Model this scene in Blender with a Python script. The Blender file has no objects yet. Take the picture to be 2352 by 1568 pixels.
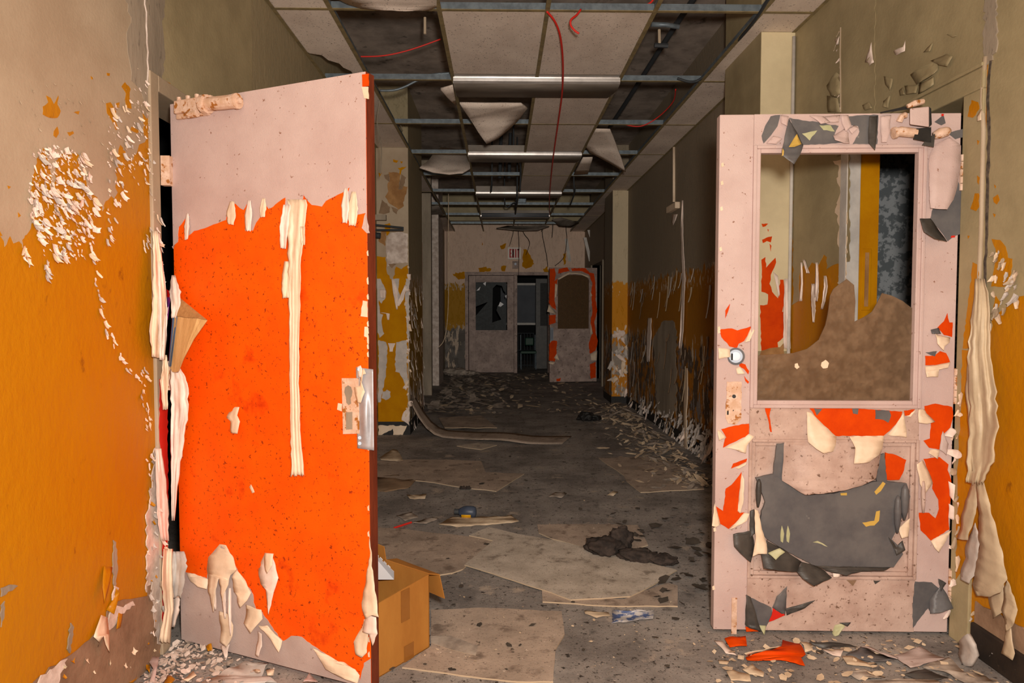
import bpy, bmesh, math, random
from mathutils import Vector, Matrix, Euler, noise
from mathutils.geometry import tessellate_polygon
scene = bpy.context.scene
COL = scene.collection
# ------------------------------------------------------------------ camera, light, exposure
CAMH = 1.29
F = 1568.0
cam_d = bpy.data.cameras.new('camera'); cam_d.lens = 24.0; cam_d.sensor_width = 36.0
cam_d.clip_start = 0.02; cam_d.clip_end = 200
cam = bpy.data.objects.new('camera', cam_d); COL.objects.link(cam)
cam.location = (0, 0, CAMH)
cam.rotation_euler = (math.radians(90 - 2.45), 0, math.radians(-1.02))
scene.camera = cam
w = bpy.data.worlds.new('world'); scene.world = w; w.use_nodes = True
w.node_tree.nodes['Background'].inputs[0].default_value = (1.0, 0.9, 0.8, 1)
w.node_tree.nodes['Background'].inputs[1].default_value = 0.40
def lamp(name, loc, energy, radius, color, falloff):
    d = bpy.data.lights.new(name, 'POINT'); d.energy = energy; d.shadow_soft_size = radius; d.color = color
    d.use_nodes = True
    nt = d.node_tree; em = nt.nodes['Emission']
    lf = nt.nodes.new('ShaderNodeLightFalloff'); lf.inputs['Strength'].default_value = 1.0
    nt.links.new(lf.outputs[falloff], em.inputs['Strength'])
    o = bpy.data.objects.new(name, d); COL.objects.link(o); o.location = loc
    return o
# the photographer's flash just above the lens, and an added slow-fading lamp that brightens the far corridor
lamp('flash_light', (0.10, -0.02, CAMH + 0.17), 58.0, 0.05, (1.0, 0.92, 0.83), 'Quadratic')
lamp('far_fill_light', (0.10, -0.02, CAMH + 0.19), 80.0, 0.07, (1.0, 0.92, 0.82), 'Linear')
vs = scene.view_settings
vs.view_transform = 'Standard'; vs.look = 'None'; vs.gamma = 1.0; vs.exposure = 0.0; vs.use_curve_mapping = False

# ------------------------------------------------------------------ helpers
CAMP = Vector((0, 0, CAMH))
CROT = Euler(cam.rotation_euler, 'XYZ').to_matrix()
def ray(px, py):
    return (CROT @ Vector(((px - 1176) / F, (784 - py) / F, -1.0)))
class Plane:
    def __init__(s, o, u, v):
        s.o = Vector(o); s.u = Vector(u).normalized(); s.v = Vector(v).normalized(); s.n = s.u.cross(s.v).normalized()
    def hit(s, px, py, w=0.0):
        r = ray(px, py); o = s.o + s.n * w
        return CAMP + r * ((o - CAMP).dot(s.n) / r.dot(s.n))
    def uv(s, p):
        d = p - s.o; return (d.dot(s.u), d.dot(s.v))
    def pt(s, u, v, w=0.0):
        return s.o + s.u * u + s.v * v + s.n * w
def S(r, g, b):
    f = lambda c: (c / 255 / 12.92) if c / 255 <= 0.04045 else ((c / 255 + 0.055) / 1.055) ** 2.4
    return (f(r), f(g), f(b), 1.0)
def crop(ox, oy, s):
    return lambda pts: [(ox + s * p[0], oy + s * p[1]) + tuple(p[2:]) for p in pts]
MATS = {}
def mat(name, c, c2=None, s=8.0, rough=0.7, bump=0.15, bs=60.0, spots=None, metal=0.0, stretch=(1, 1, 1), spec=0.35, lo=0.38, hi=0.62, layers=(), bdist=0.004, alpha=None):
    m = bpy.data.materials.new(name); m.use_nodes = True; MATS[name] = m
    nt = m.node_tree; N = nt.nodes; L = nt.links; b = N['Principled BSDF']
    b.inputs['Roughness'].default_value = rough; b.inputs['Metallic'].default_value = metal
    b.inputs['Specular IOR Level'].default_value = spec
    g = N.new('ShaderNodeNewGeometry'); mp = N.new('ShaderNodeMapping'); mp.inputs['Scale'].default_value = stretch
    L.new(g.outputs['Position'], mp.inputs['Vector'])
    def noi(scale, det=6.0):
        n = N.new('ShaderNodeTexNoise'); n.inputs['Scale'].default_value = scale; n.inputs['Detail'].default_value = det
        n.inputs['Roughness'].default_value = 0.62
        L.new(mp.outputs[0], n.inputs['Vector']); return n.outputs['Fac']
    def ramp(src, a, bb, ca, cb):
        r = N.new('ShaderNodeValToRGB'); r.color_ramp.elements[0].position = a; r.color_ramp.elements[1].position = bb
        r.color_ramp.elements[0].color = ca; r.color_ramp.elements[1].color = cb; L.new(src, r.inputs[0]); return r.outputs[0]
    col = ramp(noi(s), lo, hi, c, c2 or c)
    allsp = ([spots] if spots else []) + list(layers)
    for sp in allsp:       # (colour, noise scale, threshold, softness)
        f = ramp(noi(sp[1], 5.0), sp[2], sp[2] + sp[3], (0, 0, 0, 1), (1, 1, 1, 1))
        mx = N.new('ShaderNodeMix'); mx.data_type = 'RGBA'; L.new(f, mx.inputs['Factor'])
        L.new(col, mx.inputs['A']); mx.inputs['B'].default_value = sp[0]; col = mx.outputs['Result']
    L.new(col, b.inputs['Base Color'])
    if bump:
        bp = N.new('ShaderNodeBump'); bp.inputs['Strength'].default_value = bump; bp.inputs['Distance'].default_value = bdist
        L.new(noi(bs, 4.0), bp.inputs['Height']); L.new(bp.outputs[0], b.inputs['Normal'])
    return m
def zone_mat(name, zb, za, upper, mid, lows, fleck, nz=2.6, amp=0.42, nxy=11.0, thr=0.58, rough=0.65):
    """wall paint: upper coat above zb, mid coat above za, flaked remains below; edges torn by streaky noise"""
    m = bpy.data.materials.new(name); m.use_nodes = True; MATS[name] = m
    nt = m.node_tree; N = nt.nodes; L = nt.links; b = N['Principled BSDF']; b.inputs['Roughness'].default_value = rough
    b.inputs['Specular IOR Level'].default_value = 0.3
    g = N.new('ShaderNodeNewGeometry'); sx = N.new('ShaderNodeSeparateXYZ'); L.new(g.outputs['Position'], sx.inputs[0])
    def noi(sc, st, det=6.0):
        mp = N.new('ShaderNodeMapping'); mp.inputs['Scale'].default_value = st; L.new(g.outputs['Position'], mp.inputs['Vector'])
        n = N.new('ShaderNodeTexNoise'); n.inputs['Scale'].default_value = sc; n.inputs['Detail'].default_value = det
        n.inputs['Roughness'].default_value = 0.65
        L.new(mp.outputs[0], n.inputs['Vector']); return n.outputs['Fac']
    def math_(op, a, bb):
        n = N.new('ShaderNodeMath'); n.operation = op
        for i, x in enumerate((a, bb)):
            if isinstance(x, (int, float)): n.inputs[i].default_value = x
            else: L.new(x, n.inputs[i])
        return n.outputs[0]
    def mix(f, a, bb):
        n = N.new('ShaderNodeMix'); n.data_type = 'RGBA'; L.new(f, n.inputs['Factor'])
        for k, x in (('A', a), ('B', bb)):
            if isinstance(x, tuple): n.inputs[k].default_value = x
            else: L.new(x, n.inputs[k])
        return n.outputs['Result']
    def step(src, t, soft=0.01):
        n = N.new('ShaderNodeMapRange'); n.inputs[1].default_value = t; n.inputs[2].default_value = t + soft
        L.new(src, n.inputs[0]); return n.outputs[0]
    streak = noi(nxy, (1, 1, nz / nxy), 7.0)
    z = math_('ADD', sx.outputs['Z'], math_('MULTIPLY', math_('SUBTRACT', streak, 0.5), amp))
    patch = noi(5.5, (1, 1, .7), 8.0)
    low = mix(step(patch, 0.50, .02), lows[0], lows[1])
    low = mix(step(noi(6.5, (1.3, 1.3, .6), 8.0), 0.56, .02), low, lows[2])
    var = noi(2.0, (1, 1, 1), 4.0)
    up2 = tuple(c * 0.82 for c in upper[:3]) + (1,)
    up = mix(var, upper, up2)
    col = mix(step(z, za, .015), low, mid)
    col = mix(step(z, zb, .01), col, up)
    # pale torn edges hugging both borders
    band = math_('MULTIPLY', step(z, zb - 0.17), math_('SUBTRACT', 1.0, step(z, zb + 0.03)))
    band2 = math_('SUBTRACT', 1.0, step(z, za + 0.05, .05))
    fl = step(noi(26.0, (1, 1, .33), 5.0), thr, .02)
    fl2 = step(noi(13.0, (1, 1, .3), 8.0), thr + 0.0, .02)
    col = mix(math_('MULTIPLY', band, fl), col, fleck)
    col = mix(math_('MULTIPLY', band2, fl2), col, fleck)
    L.new(col, b.inputs['Base Color'])
    bp = N.new('ShaderNodeBump'); bp.inputs['Strength'].default_value = 0.5; bp.inputs['Distance'].default_value = 0.01
    L.new(math_('ADD', fl2, noi(30, (1, 1, .6))), bp.inputs['Height']); L.new(bp.outputs[0], b.inputs['Normal'])
    return m

ORG = {}
def finish(o, parent=None):
    COL.objects.link(o)
    if parent is not None: o.parent = parent
    return o
def tag(o, label, cat, group=None, kind=None):
    o['label'] = label; o['category'] = cat
    if group: o['group'] = group
    if kind: o['kind'] = kind
    return o
def thing(name, loc, label, cat, group=None, kind=None):
    o = bpy.data.objects.new(name, None); COL.objects.link(o); o.location = loc; o.empty_display_size = 0.05
    ORG[o.name] = Vector(loc)
    return tag(o, label, cat, group, kind)
class MB:
    def __init__(s): s.v = []; s.f = []
    def add(s, vs_, fs):
        k = len(s.v); s.v += [Vector(x) for x in vs_]; s.f += [tuple(i + k for i in f) for f in fs]; return s
    def box(s, a, b):
        x0, y0, z0 = (min(a[i], b[i]) for i in range(3)); x1, y1, z1 = (max(a[i], b[i]) for i in range(3))
        return s.add([(x0,y0,z0),(x1,y0,z0),(x1,y1,z0),(x0,y1,z0),(x0,y0,z1),(x1,y0,z1),(x1,y1,z1),(x0,y1,z1)],
                     [(0,3,2,1),(4,5,6,7),(0,1,5,4),(1,2,6,5),(2,3,7,6),(3,0,4,7)])
    def pbox(s, P, u0, u1, v0, v1, w0, w1):
        c = [P.pt(u, v, w_) for w_ in (w0, w1) for (u, v) in ((u0, v0), (u1, v0), (u1, v1), (u0, v1))]
        return s.add(c, [(0,3,2,1),(4,5,6,7),(0,1,5,4),(1,2,6,5),(2,3,7,6),(3,0,4,7)])
    def hexa(s, bot, top):
        n = len(bot)
        return s.add(list(bot) + list(top), [tuple(range(n))[::-1], tuple(range(n, 2*n))] + [(i, (i+1) % n, n + (i+1) % n, n + i) for i in range(n)])
    def tube(s, pts, r, seg=8, cap=True):
        pts = [Vector(p) for p in pts]; k = len(s.v); prev = None
        rr = r if isinstance(r, (list, tuple)) else [r] * len(pts)
        for i, p in enumerate(pts):
            t = (pts[min(i+1, len(pts)-1)] - pts[max(i-1, 0)]).normalized()
            if prev is None:
                a = t.cross(Vector((0, 0, 1)))
                if a.length < 1e-3: a = t.cross(Vector((1, 0, 0)))
            else: a = prev - t * prev.dot(t)
            a.normalize(); prev = a; b = t.cross(a)
            for j in range(seg):
                an = 2 * math.pi * j / seg; s.v.append(p + (a * math.cos(an) + b * math.sin(an)) * rr[i])
        for i in range(len(pts) - 1):
            for j in range(seg):
                s.f.append((k + i*seg + j, k + i*seg + (j+1) % seg, k + (i+1)*seg + (j+1) % seg, k + (i+1)*seg + j))
        if cap:
            s.f.append(tuple(k + j for j in range(seg))[::-1]); s.f.append(tuple(k + (len(pts)-1)*seg + j for j in range(seg)))
        return s
    def poly(s, P, pts, w0, w1, holes=()):
        """flat sheet from w0 to w1 on plane P; pts are uv tuples"""
        rings = [pts] + list(holes); flat = [q for r_ in rings for q in r_]; n = len(flat)
        tris = tessellate_polygon([[Vector((q[0], q[1], 0)) for q in r_] for r_ in rings])
        k = len(s.v)
        s.v += [P.pt(q[0], q[1], w1) for q in flat] + [P.pt(q[0], q[1], w0) for q in flat]
        for t in tris:
            a, b, c = (flat[i] for i in t)
            ccw = (b[0]-a[0])*(c[1]-a[1]) - (b[1]-a[1])*(c[0]-a[0]) > 0
            t2 = t if ccw else t[::-1]
            s.f.append(tuple(k + i for i in t2)); s.f.append(tuple(k + n + i for i in t2[::-1]))
        off = 0
        for r_ in rings:
            m_ = len(r_)
            for i in range(m_):
                j = (i + 1) % m_
                s.f.append((k + off + i, k + off + j, k + n + off + j, k + n + off + i))
            off += m_
        return s
    def build(s, name, m, parent=None, smooth=False, bevel=0.0, solid=0.0, fix=False):
        o3 = Vector((0, 0, 0))
        if parent is not None: o3 = ORG.get(parent.name, Vector((0, 0, 0)))
        me = bpy.data.meshes.new(name); me.from_pydata([v - o3 for v in s.v], [], s.f)
        if fix:
            bm = bmesh.new(); bm.from_mesh(me); bmesh.ops.recalc_face_normals(bm, faces=bm.faces); bm.to_mesh(me); bm.free()
        me.materials.append(MATS[m] if isinstance(m, str) else m)
        if smooth: me.polygons.foreach_set('use_smooth', [True] * len(me.polygons))
        o = bpy.data.objects.new(name, me); finish(o, parent); ORG[o.name] = o3
        if bevel:
            md = o.modifiers.new('bevel', 'BEVEL'); md.width = bevel; md.segments = 2; md.limit_method = 'ANGLE'
        if solid:
            md = o.modifiers.new('solid', 'SOLIDIFY'); md.thickness = solid; md.offset = 0
        return o
def recenter(o):
    """move the object origin to the bottom centre of its mesh (top-level one-mesh things)"""
    me = o.data; vs_ = [v.co for v in me.vertices]
    c = Vector(((min(v.x for v in vs_) + max(v.x for v in vs_)) / 2, (min(v.y for v in vs_) + max(v.y for v in vs_)) / 2, min(v.z for v in vs_)))
    me.transform(Matrix.Translation(-c)); o.location = o.location + c; ORG[o.name] = Vector(o.location)
    return o
def jag(pts, amp, step, seed=0, closed=True):
    R = random.Random(seed); out = []
    n = len(pts)
    for i in range(n if closed else n - 1):
        a = pts[i]; b = pts[(i + 1) % n]; d = math.hypot(b[0]-a[0], b[1]-a[1]); k = max(1, int(d / step))
        for j in range(k):
            t = j / k; q = (a[0] + (b[0]-a[0]) * t, a[1] + (b[1]-a[1]) * t)
            if j: q = (q[0] + R.uniform(-amp, amp), q[1] + R.uniform(-amp, amp))
            out.append(q)
    if not closed: out.append(pts[-1])
    return out
LN = 0
def layer(name, P, pts, m, parent, w0=0.0, th=0.0012, amp=2.0, step=9.0, seed=1, holes=()):
    """coat of paint or exposed patch lying on plane P, outline given as picture points on that plane"""
    global LN
    LN += 1; th += (LN % 23) * 2e-5
    pp = jag(pts, amp, step, seed) if amp else pts
    hh = [[P.uv(P.hit(*q)) for q in jag(h, amp, step, seed + 7)] for h in holes]
    return MB().poly(P, [P.uv(P.hit(*q)) for q in pp], w0, w0 + th, hh).build(name, m, parent)
def flap(name, P, pts, m, parent, amp=0.002, seed=3, cuts=2, solid=0.0012, jg=0.0):
    """torn flap standing off the surface: pts = (px, py, stand-off)"""
    R = random.Random(seed)
    if jg:
        q2 = []
        for i, a in enumerate(pts):
            b = pts[(i+1) % len(pts)]; k = max(1, int(math.hypot(b[0]-a[0], b[1]-a[1]) / 10))
            for j in range(k):
                t = j / k; e = jg if j else 0
                q2.append(tuple(a[c] + (b[c]-a[c]) * t + (R.uniform(-e, e) if c < 2 else 0) for c in range(3)))
        pts = q2
    uv = [P.uv(P.hit(q[0], q[1])) for q in pts]
    tris = tessellate_polygon([[Vector((a[0], a[1], 0)) for a in uv]])
    bm = bmesh.new(); vv = [bm.verts.new(P.hit(q[0], q[1], q[2])) for q in pts]
    for t in tris:
        try: bm.faces.new([vv[i] for i in t])
        except ValueError: pass
    bmesh.ops.subdivide_edges(bm, edges=bm.edges[:], cuts=cuts, use_grid_fill=True)
    for v in bm.verts:
        v.co += P.n * (noise.noise(v.co * 22 + Vector((seed, 0, 0))) * amp)
    bmesh.ops.recalc_face_normals(bm, faces=bm.faces)
    mb = MB(); bm.verts.index_update(); mb.v = [v.co.copy() for v in bm.verts]; mb.f = [tuple(v.index for v in f.verts) for f in bm.faces]; bm.free()
    return mb.build(name, m, parent, smooth=True, solid=solid)
def ribbon(name, P, rows, m, parent, folds=2.0, amp=0.006, curl=0.0, seed=5, ns=10, sub=5, edge=0.12, solid=0.0012):
    """hanging strip of paint film: rows = (px, py, width in px, stand-off)"""
    R = random.Random(seed); mb = MB(); full = []
    for i in range(len(rows) - 1):
        for j in range(sub):
            t = j / sub; full.append(tuple(rows[i][c] + (rows[i+1][c] - rows[i][c]) * t for c in range(4)))
    full.append(rows[-1]); ph = R.uniform(0, 6)
    for i, (x, y, wd, w_) in enumerate(full):
        el = 1 + R.uniform(-edge, edge); er = 1 + R.uniform(-edge, edge)
        for j in range(ns + 1):
            s_ = -1 + 2 * j / ns; e = el if s_ < 0 else er
            off = w_ + amp * (.5 + .9 * noise.noise(Vector((s_ * folds * 1.2 + ph * 3, i * .09 + seed, seed * 1.7))) + .25 * noise.noise(Vector((s_ * folds * 4 + ph, i * .3, seed)))) + curl * s_ * s_
            yy = y + (R.uniform(-.5, .5) * wd * 0.25 if i == len(full) - 1 else 0)
            mb.v.append(P.hit(x + s_ * wd / 2 * e, yy, max(off, 0.0005)))
    for i in range(len(full) - 1):
        for j in range(ns):
            a = i * (ns + 1) + j; mb.f.append((a, a + ns + 1, a + ns + 2, a + 1))
    return mb.build(name, m, parent, smooth=True, solid=solid)
# small curled paint flakes: shared shapes
FLK = {}
def flake_mesh(m, k):
    key = (m, k)
    if key in FLK: return FLK[key]
    R = random.Random(k * 31 + 5); nu, nv = 3, 3; v = []; f = []
    wd = R.uniform(.35, .62); tw = R.uniform(-.6, .6); cu = R.uniform(.25, .7); tp = R.uniform(.1, 1.0)
    for j in range(nv + 1):
        t = j / nv
        for i in range(nu + 1):
            s_ = -1 + 2 * i / nu
            ww = wd * (tp + (1 - tp) * math.sin(math.pi * min(1, t + .15))) * R.uniform(.7, 1.2)
            y = -t + R.uniform(-.09, .09) * (1 if 0 < j else .5)
            v.append((s_ * ww, y, cu * t * t + .12 * (s_ * s_) + tw * s_ * t * .25 + 0.03))
    for j in range(nv):
        for i in range(nu):
            a = j * (nu + 1) + i; f.append((a, a + nu + 1, a + nu + 2, a + 1))
    me = bpy.data.meshes.new('paint_flake'); me.from_pydata(v, [], f); me.materials.append(MATS[m])
    FLK[key] = me; return me
def put_flake(name, P, p, size, rot, m, k, parent, stretch=1.0):
    me = flake_mesh(m, k); o = bpy.data.objects.new(name, me); finish(o, parent)
    u = P.u * math.cos(rot) + P.v * math.sin(rot); v = P.v * math.cos(rot) - P.u * math.sin(rot)
    M = Matrix((u * size, v * size * stretch, P.n * size)).transposed().to_4x4()
    M.translation = p - (ORG.get(parent.name, Vector()) if parent is not None else Vector())
    o.matrix_basis = M; return o
def inpoly(x, y, poly):
    c = False; n = len(poly)
    for i in range(n):
        a = poly[i]; b = poly[i-1]
        if (a[1] > y) != (b[1] > y) and x < (b[0]-a[0]) * (y-a[1]) / (b[1]-a[1]) + a[0]: c = not c
    return c
def scatter(P, poly, n, smin, smax, mats, parent, seed, w0=0.001, spread=0.5, stretch=(0.8, 1.6), name='paint_flake'):
    """n flakes inside a picture-space outline on plane P; sizes in metres"""
    R = random.Random(seed); xs = [p[0] for p in poly]; ys = [p[1] for p in poly]; k = 0; g = 0
    while k < n and g < n * 60:
        g += 1; x = R.uniform(min(xs), max(xs)); y = R.uniform(min(ys), max(ys))
        if not inpoly(x, y, poly): continue
        put_flake(name, P, P.hit(x, y, w0), R.uniform(smin, smax), R.gauss(0, spread), R.choice(mats), R.randrange(14), parent, R.uniform(*stretch)); k += 1
def trail(P, line, n, smin, smax, mats, parent, seed, jit=6.0, w0=0.001, spread=0.5, stretch=(0.9, 1.8), name='paint_flake'):
    R = random.Random(seed); seg = [math.hypot(line[i+1][0]-line[i][0], line[i+1][1]-line[i][1]) for i in range(len(line)-1)]; T = sum(seg)
    for k in range(n):
        t = (k + R.random()) / n * T; i = 0
        while i < len(seg) - 1 and t > seg[i]: t -= seg[i]; i += 1
        q = t / seg[i]; x = line[i][0] + (line[i+1][0]-line[i][0]) * q + R.uniform(-jit, jit); y = line[i][1] + (line[i+1][1]-line[i][1]) * q + R.uniform(-jit, jit)
        put_flake(name, P, P.hit(x, y, w0), R.uniform(smin, smax), R.gauss(0, spread), R.choice(mats), R.randrange(14), parent, R.uniform(*stretch))

def crumbs(P, polys, n, smin, smax, m, parent, seed, w0=.001, stretch=(.8, 1.5), name='flake_crumbs'):
    """flakes too small to pick apart, joined into one part"""
    R = random.Random(seed); mb = MB()
    for k in range(n):
        poly = R.choice(polys); xs = [p[0] for p in poly]; ys = [p[1] for p in poly]
        for _ in range(50):
            x = R.uniform(min(xs), max(xs)); y = R.uniform(min(ys), max(ys))
            if inpoly(x, y, poly): break
        me = flake_mesh(m, R.randrange(14)); sz = R.uniform(smin, smax); rot = R.gauss(0, .8); st = R.uniform(*stretch); p = P.hit(x, y, w0)
        u = P.u * math.cos(rot) + P.v * math.sin(rot); v = P.v * math.cos(rot) - P.u * math.sin(rot)
        mb.add([p + (u * c.co.x + v * c.co.y * st + P.n * c.co.z) * sz for c in me.vertices], [tuple(f.vertices) for f in me.polygons])
    o = mb.build(name, m, parent); o['kind'] = 'stuff'; return o
# ------------------------------------------------------------------ materials
BEIGE = S(184, 166, 142); OCHRE = S(188, 125, 5); CREAM = S(238, 216, 190); PINK = S(205, 182, 177)
PLAST = S(152, 124, 100); CHAR = S(88, 87, 90); ORANGE = (0.94, 0.115, 0.0, 1)
mat('beige_paint', BEIGE, S(168, 148, 124), s=2.2, rough=.6, bump=.25, bs=90)
mat('pilaster_cream', S(222, 206, 168), S(206, 190, 154), s=3, rough=.6, bump=.2, bs=90)
mat('olive_paint', S(172, 157, 122), S(150, 136, 104), s=2.5, rough=.55, bump=.3, bs=60)
mat('ochre_paint', OCHRE, S(184, 118, 4), s=2.0, rough=.5, bump=.55, bs=30, stretch=(1, 1, .7), bdist=.007, spec=.25, layers=[(S(150, 92, 10), 16, .66, .08)])
mat('ochre_flat', S(198, 136, 4), S(186, 122, 2), s=6, rough=.85, bump=.2, bs=60, spec=.1)
mat('cream_film', CREAM, S(226, 202, 174), s=12, rough=.5, bump=.25, bs=60)
mat('pale_film', S(244, 226, 214), S(228, 208, 196), s=14, rough=.5, bump=.25, bs=60)
mat('shaded_tan_film', S(206, 186, 156), S(188, 168, 140), s=10, rough=.45, bump=.2, bs=60)  # cream film toned down to put the jamb sheets' shade into the colour
mat('grey_film', S(206, 196, 188), S(186, 178, 172), s=14, rough=.5, bump=.25, bs=60)
mat('pink_paint', PINK, S(194, 169, 164), s=4, rough=.5, bump=.3, bs=240, spots=(S(140, 100, 82), 60, .66, .04))
mat('lilac_paint', S(196, 178, 172), S(180, 160, 154), s=5, rough=.5, bump=.3, bs=200, spots=(S(120, 86, 66), 40, .67, .06))
mat('stained_pink', S(202, 176, 164), S(178, 150, 138), s=9, rough=.5, bump=.3, bs=160, spots=(S(110, 82, 66), 60, .60, .08))
mat('orange_paint', ORANGE, (0.92, 0.092, 0.0, 1), s=6, rough=.6, spec=.2, bump=.2, bs=200, spots=((0.30, 0.03, 0.003, 1), 80, .60, .06), layers=[((0.62, 0.035, 0.0, 1), 7, .60, .14)])
mat('orange_film', (0.72, 0.066, 0.0, 1), (0.62, 0.048, 0.0, 1), s=10, spec=.12, rough=.7, bump=.2, bs=120)
mat('red_film', (0.62, 0.02, 0.01, 1), rough=.45)
mat('maroon_wood', S(120, 52, 28), S(90, 36, 20), s=14, rough=.55, bump=.4, bs=80, stretch=(1, 1, .2))
mat('charcoal_film', CHAR, S(106, 104, 104), s=8, rough=.45, bump=.15, bs=80, spots=(S(150, 146, 140), 30, .72, .05))
mat('dark_film', S(58, 56, 54), S(76, 72, 68), s=12, rough=.45, bump=.2, bs=80)
mat('sage_film', S(190, 188, 150), S(170, 172, 132), s=12, rough=.5)
mat('mustard_film', S(206, 170, 84), rough=.5)
mat('plaster', PLAST, S(128, 102, 80), s=9, rough=.9, bump=.6, bs=40, spots=(S(92, 70, 54), 30, .66, .08))
mat('pale_plaster', S(226, 212, 202), S(186, 168, 156), s=13, rough=.85, bump=.6, bs=40)
mat('grey_plaster', S(164, 150, 132), S(138, 126, 110), s=6, rough=.9, bump=.5, bs=60, stretch=(1, 1, .25), spots=(S(104, 94, 84), 60, .62, .08))
mat('brown_plaster', S(176, 132, 84), S(150, 108, 66), s=10, rough=.9, bump=.3, bs=60)
mat('taupe_plaster', S(150, 124, 98), S(132, 108, 84), s=10, rough=.9, bump=.3, bs=60)
mat('concrete', S(176, 160, 148), S(134, 122, 112), s=3.5, rough=.9, bump=.3, bs=40, spots=(S(60, 54, 50), 9, .60, .15))
mat('acoustic_tile', S(240, 224, 210), S(222, 204, 190), s=3, rough=.95, bump=.5, bs=140, spots=(S(120, 104, 92), 80, .60, .08), stretch=(1.2, .8, 1))
mat('tile_back', S(150, 138, 126), S(120, 108, 98), s=6, rough=.95)
mat('tee_face', S(150, 132, 94), S(124, 110, 80), s=20, rough=.6)
mat('galvanised', S(128, 140, 148), S(104, 114, 122), s=20, rough=.45, metal=.35)
mat('fixture_steel', S(200, 194, 190), S(176, 170, 166), s=6, rough=.35, metal=.55, bump=.05)
mat('fixture_bottom', S(150, 140, 130), S(120, 110, 100), s=2.5, rough=.5, metal=.2, stretch=(.6, 2, 1))
mat('pipe_dark', S(56, 60, 64), rough=.6)
mat('red_wire', (0.72, 0.03, 0.02, 1), rough=.45)
mat('black_rubber', S(28, 27, 27), S(40, 38, 36), s=20, rough=.6)
mat('unlit_black', S(24, 24, 25), rough=.95, bump=0)  # near-black colour puts the side rooms' lack of light into their walls
mat('rust_paint', S(226, 196, 176), S(206, 168, 140), s=30, rough=.55, bump=.4, bs=120, spots=(S(166, 104, 44), 34, .56, .05))
mat('steel', S(190, 192, 200), S(170, 172, 180), s=16, rough=.5, metal=.35, bump=.05)
mat('chrome', S(132, 138, 148), rough=.5, metal=.6, bump=0)
mat('floor_concrete', S(162, 155, 149), S(118, 112, 108), s=2.2, rough=.8, bump=.6, bs=50, spots=(S(80, 76, 74), 9, .57, .16), layers=[(S(208, 194, 180), 46, .66, .04), (S(176, 162, 148), 5, .60, .08), (S(56, 50, 46), 34, .59, .06), (S(44, 40, 37), 110, .60, .05), (S(214, 200, 186), 150, .66, .04)])
mat('hardboard', S(186, 167, 151), S(158, 142, 128), s=4, rough=.8, bump=.4, bs=70, spots=(S(122, 106, 94), 9, .56, .12), layers=[(S(224, 208, 192), 44, .67, .05), (S(100, 88, 78), 30, .64, .05), (S(110, 98, 88), 120, .60, .06)])
mat('pale_board', S(206, 194, 180), S(178, 166, 152), s=6, rough=.8, bump=.4, bs=70, spots=(S(140, 128, 116), 12, .58, .1), layers=[(S(96, 86, 78), 40, .66, .04), (S(136, 124, 112), 120, .58, .08)])
mat('board_edge', S(190, 170, 144), rough=.9)
mat('cardboard', S(186, 128, 56), S(170, 112, 46), s=5, rough=.8, bump=.15, bs=60, stretch=(1, 1, .4))
mat('packing_tape', S(150, 98, 44), S(140, 90, 40), rough=.22, bump=.05)
mat('white_plastic', S(226, 226, 230), rough=.4, bump=0)
mat('paper_page', S(226, 186, 128), S(206, 164, 106), s=3, rough=.85, bump=.3, bs=50, stretch=(14, 14, .6))
mat('page_top', S(190, 146, 92), S(170, 126, 76), s=60, rough=.9, bump=.3, bs=200)
mat('blue_cover', S(96, 124, 160), rough=.4); mat('red_cover', S(200, 20, 20), rough=.4); mat('magenta_cover', S(150, 20, 90), S(90, 60, 150), s=20, rough=.4)
mat('cloth_dark', S(74, 63, 57), S(46, 40, 37), s=20, rough=.9, bump=.6, bs=90)
mat('blue_plastic', S(70, 80, 98), S(56, 64, 80), s=14, rough=.4); mat('yellow_label', S(226, 170, 20), rough=.5)
mat('wrapper_blue', S(80, 98, 140), S(190, 186, 184), s=26, rough=.35, lo=.45, hi=.55)
mat('sign_white', S(236, 226, 214), rough=.5, bump=0); mat('sign_red', S(190, 20, 26), rough=.5, bump=0)
mat('room_wall', S(96, 102, 106), S(152, 156, 160), s=18, rough=.85, bump=.4, bs=30, lo=.47, hi=.53)
mat('pane_grey', S(84, 88, 96), S(72, 76, 84), s=3, rough=.6)
mat('green_seat', S(20, 62, 46), rough=.5)
mat('far_door_paint', S(184, 162, 152), S(150, 130, 122), s=7, rough=.6, bump=.2, bs=80, spots=(S(104, 88, 80), 22, .58, .1))
mat('debris_cream', S(226, 206, 178), S(196, 172, 144), s=14, rough=.8); mat('debris_grey', S(186, 172, 158), S(140, 128, 118), s=14, rough=.85)
mat('debris_dark', S(62, 56, 50), S(82, 74, 66), s=14, rough=.85)
mat('casing_white', S(212, 206, 198), S(190, 184, 178), s=8, rough=.5); mat('cracked_seam', S(64, 56, 50), S(104, 92, 80), s=40, rough=.95)
mat('baseboard_dark', S(52, 42, 34), S(36, 30, 26), s=12, rough=.6)
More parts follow.
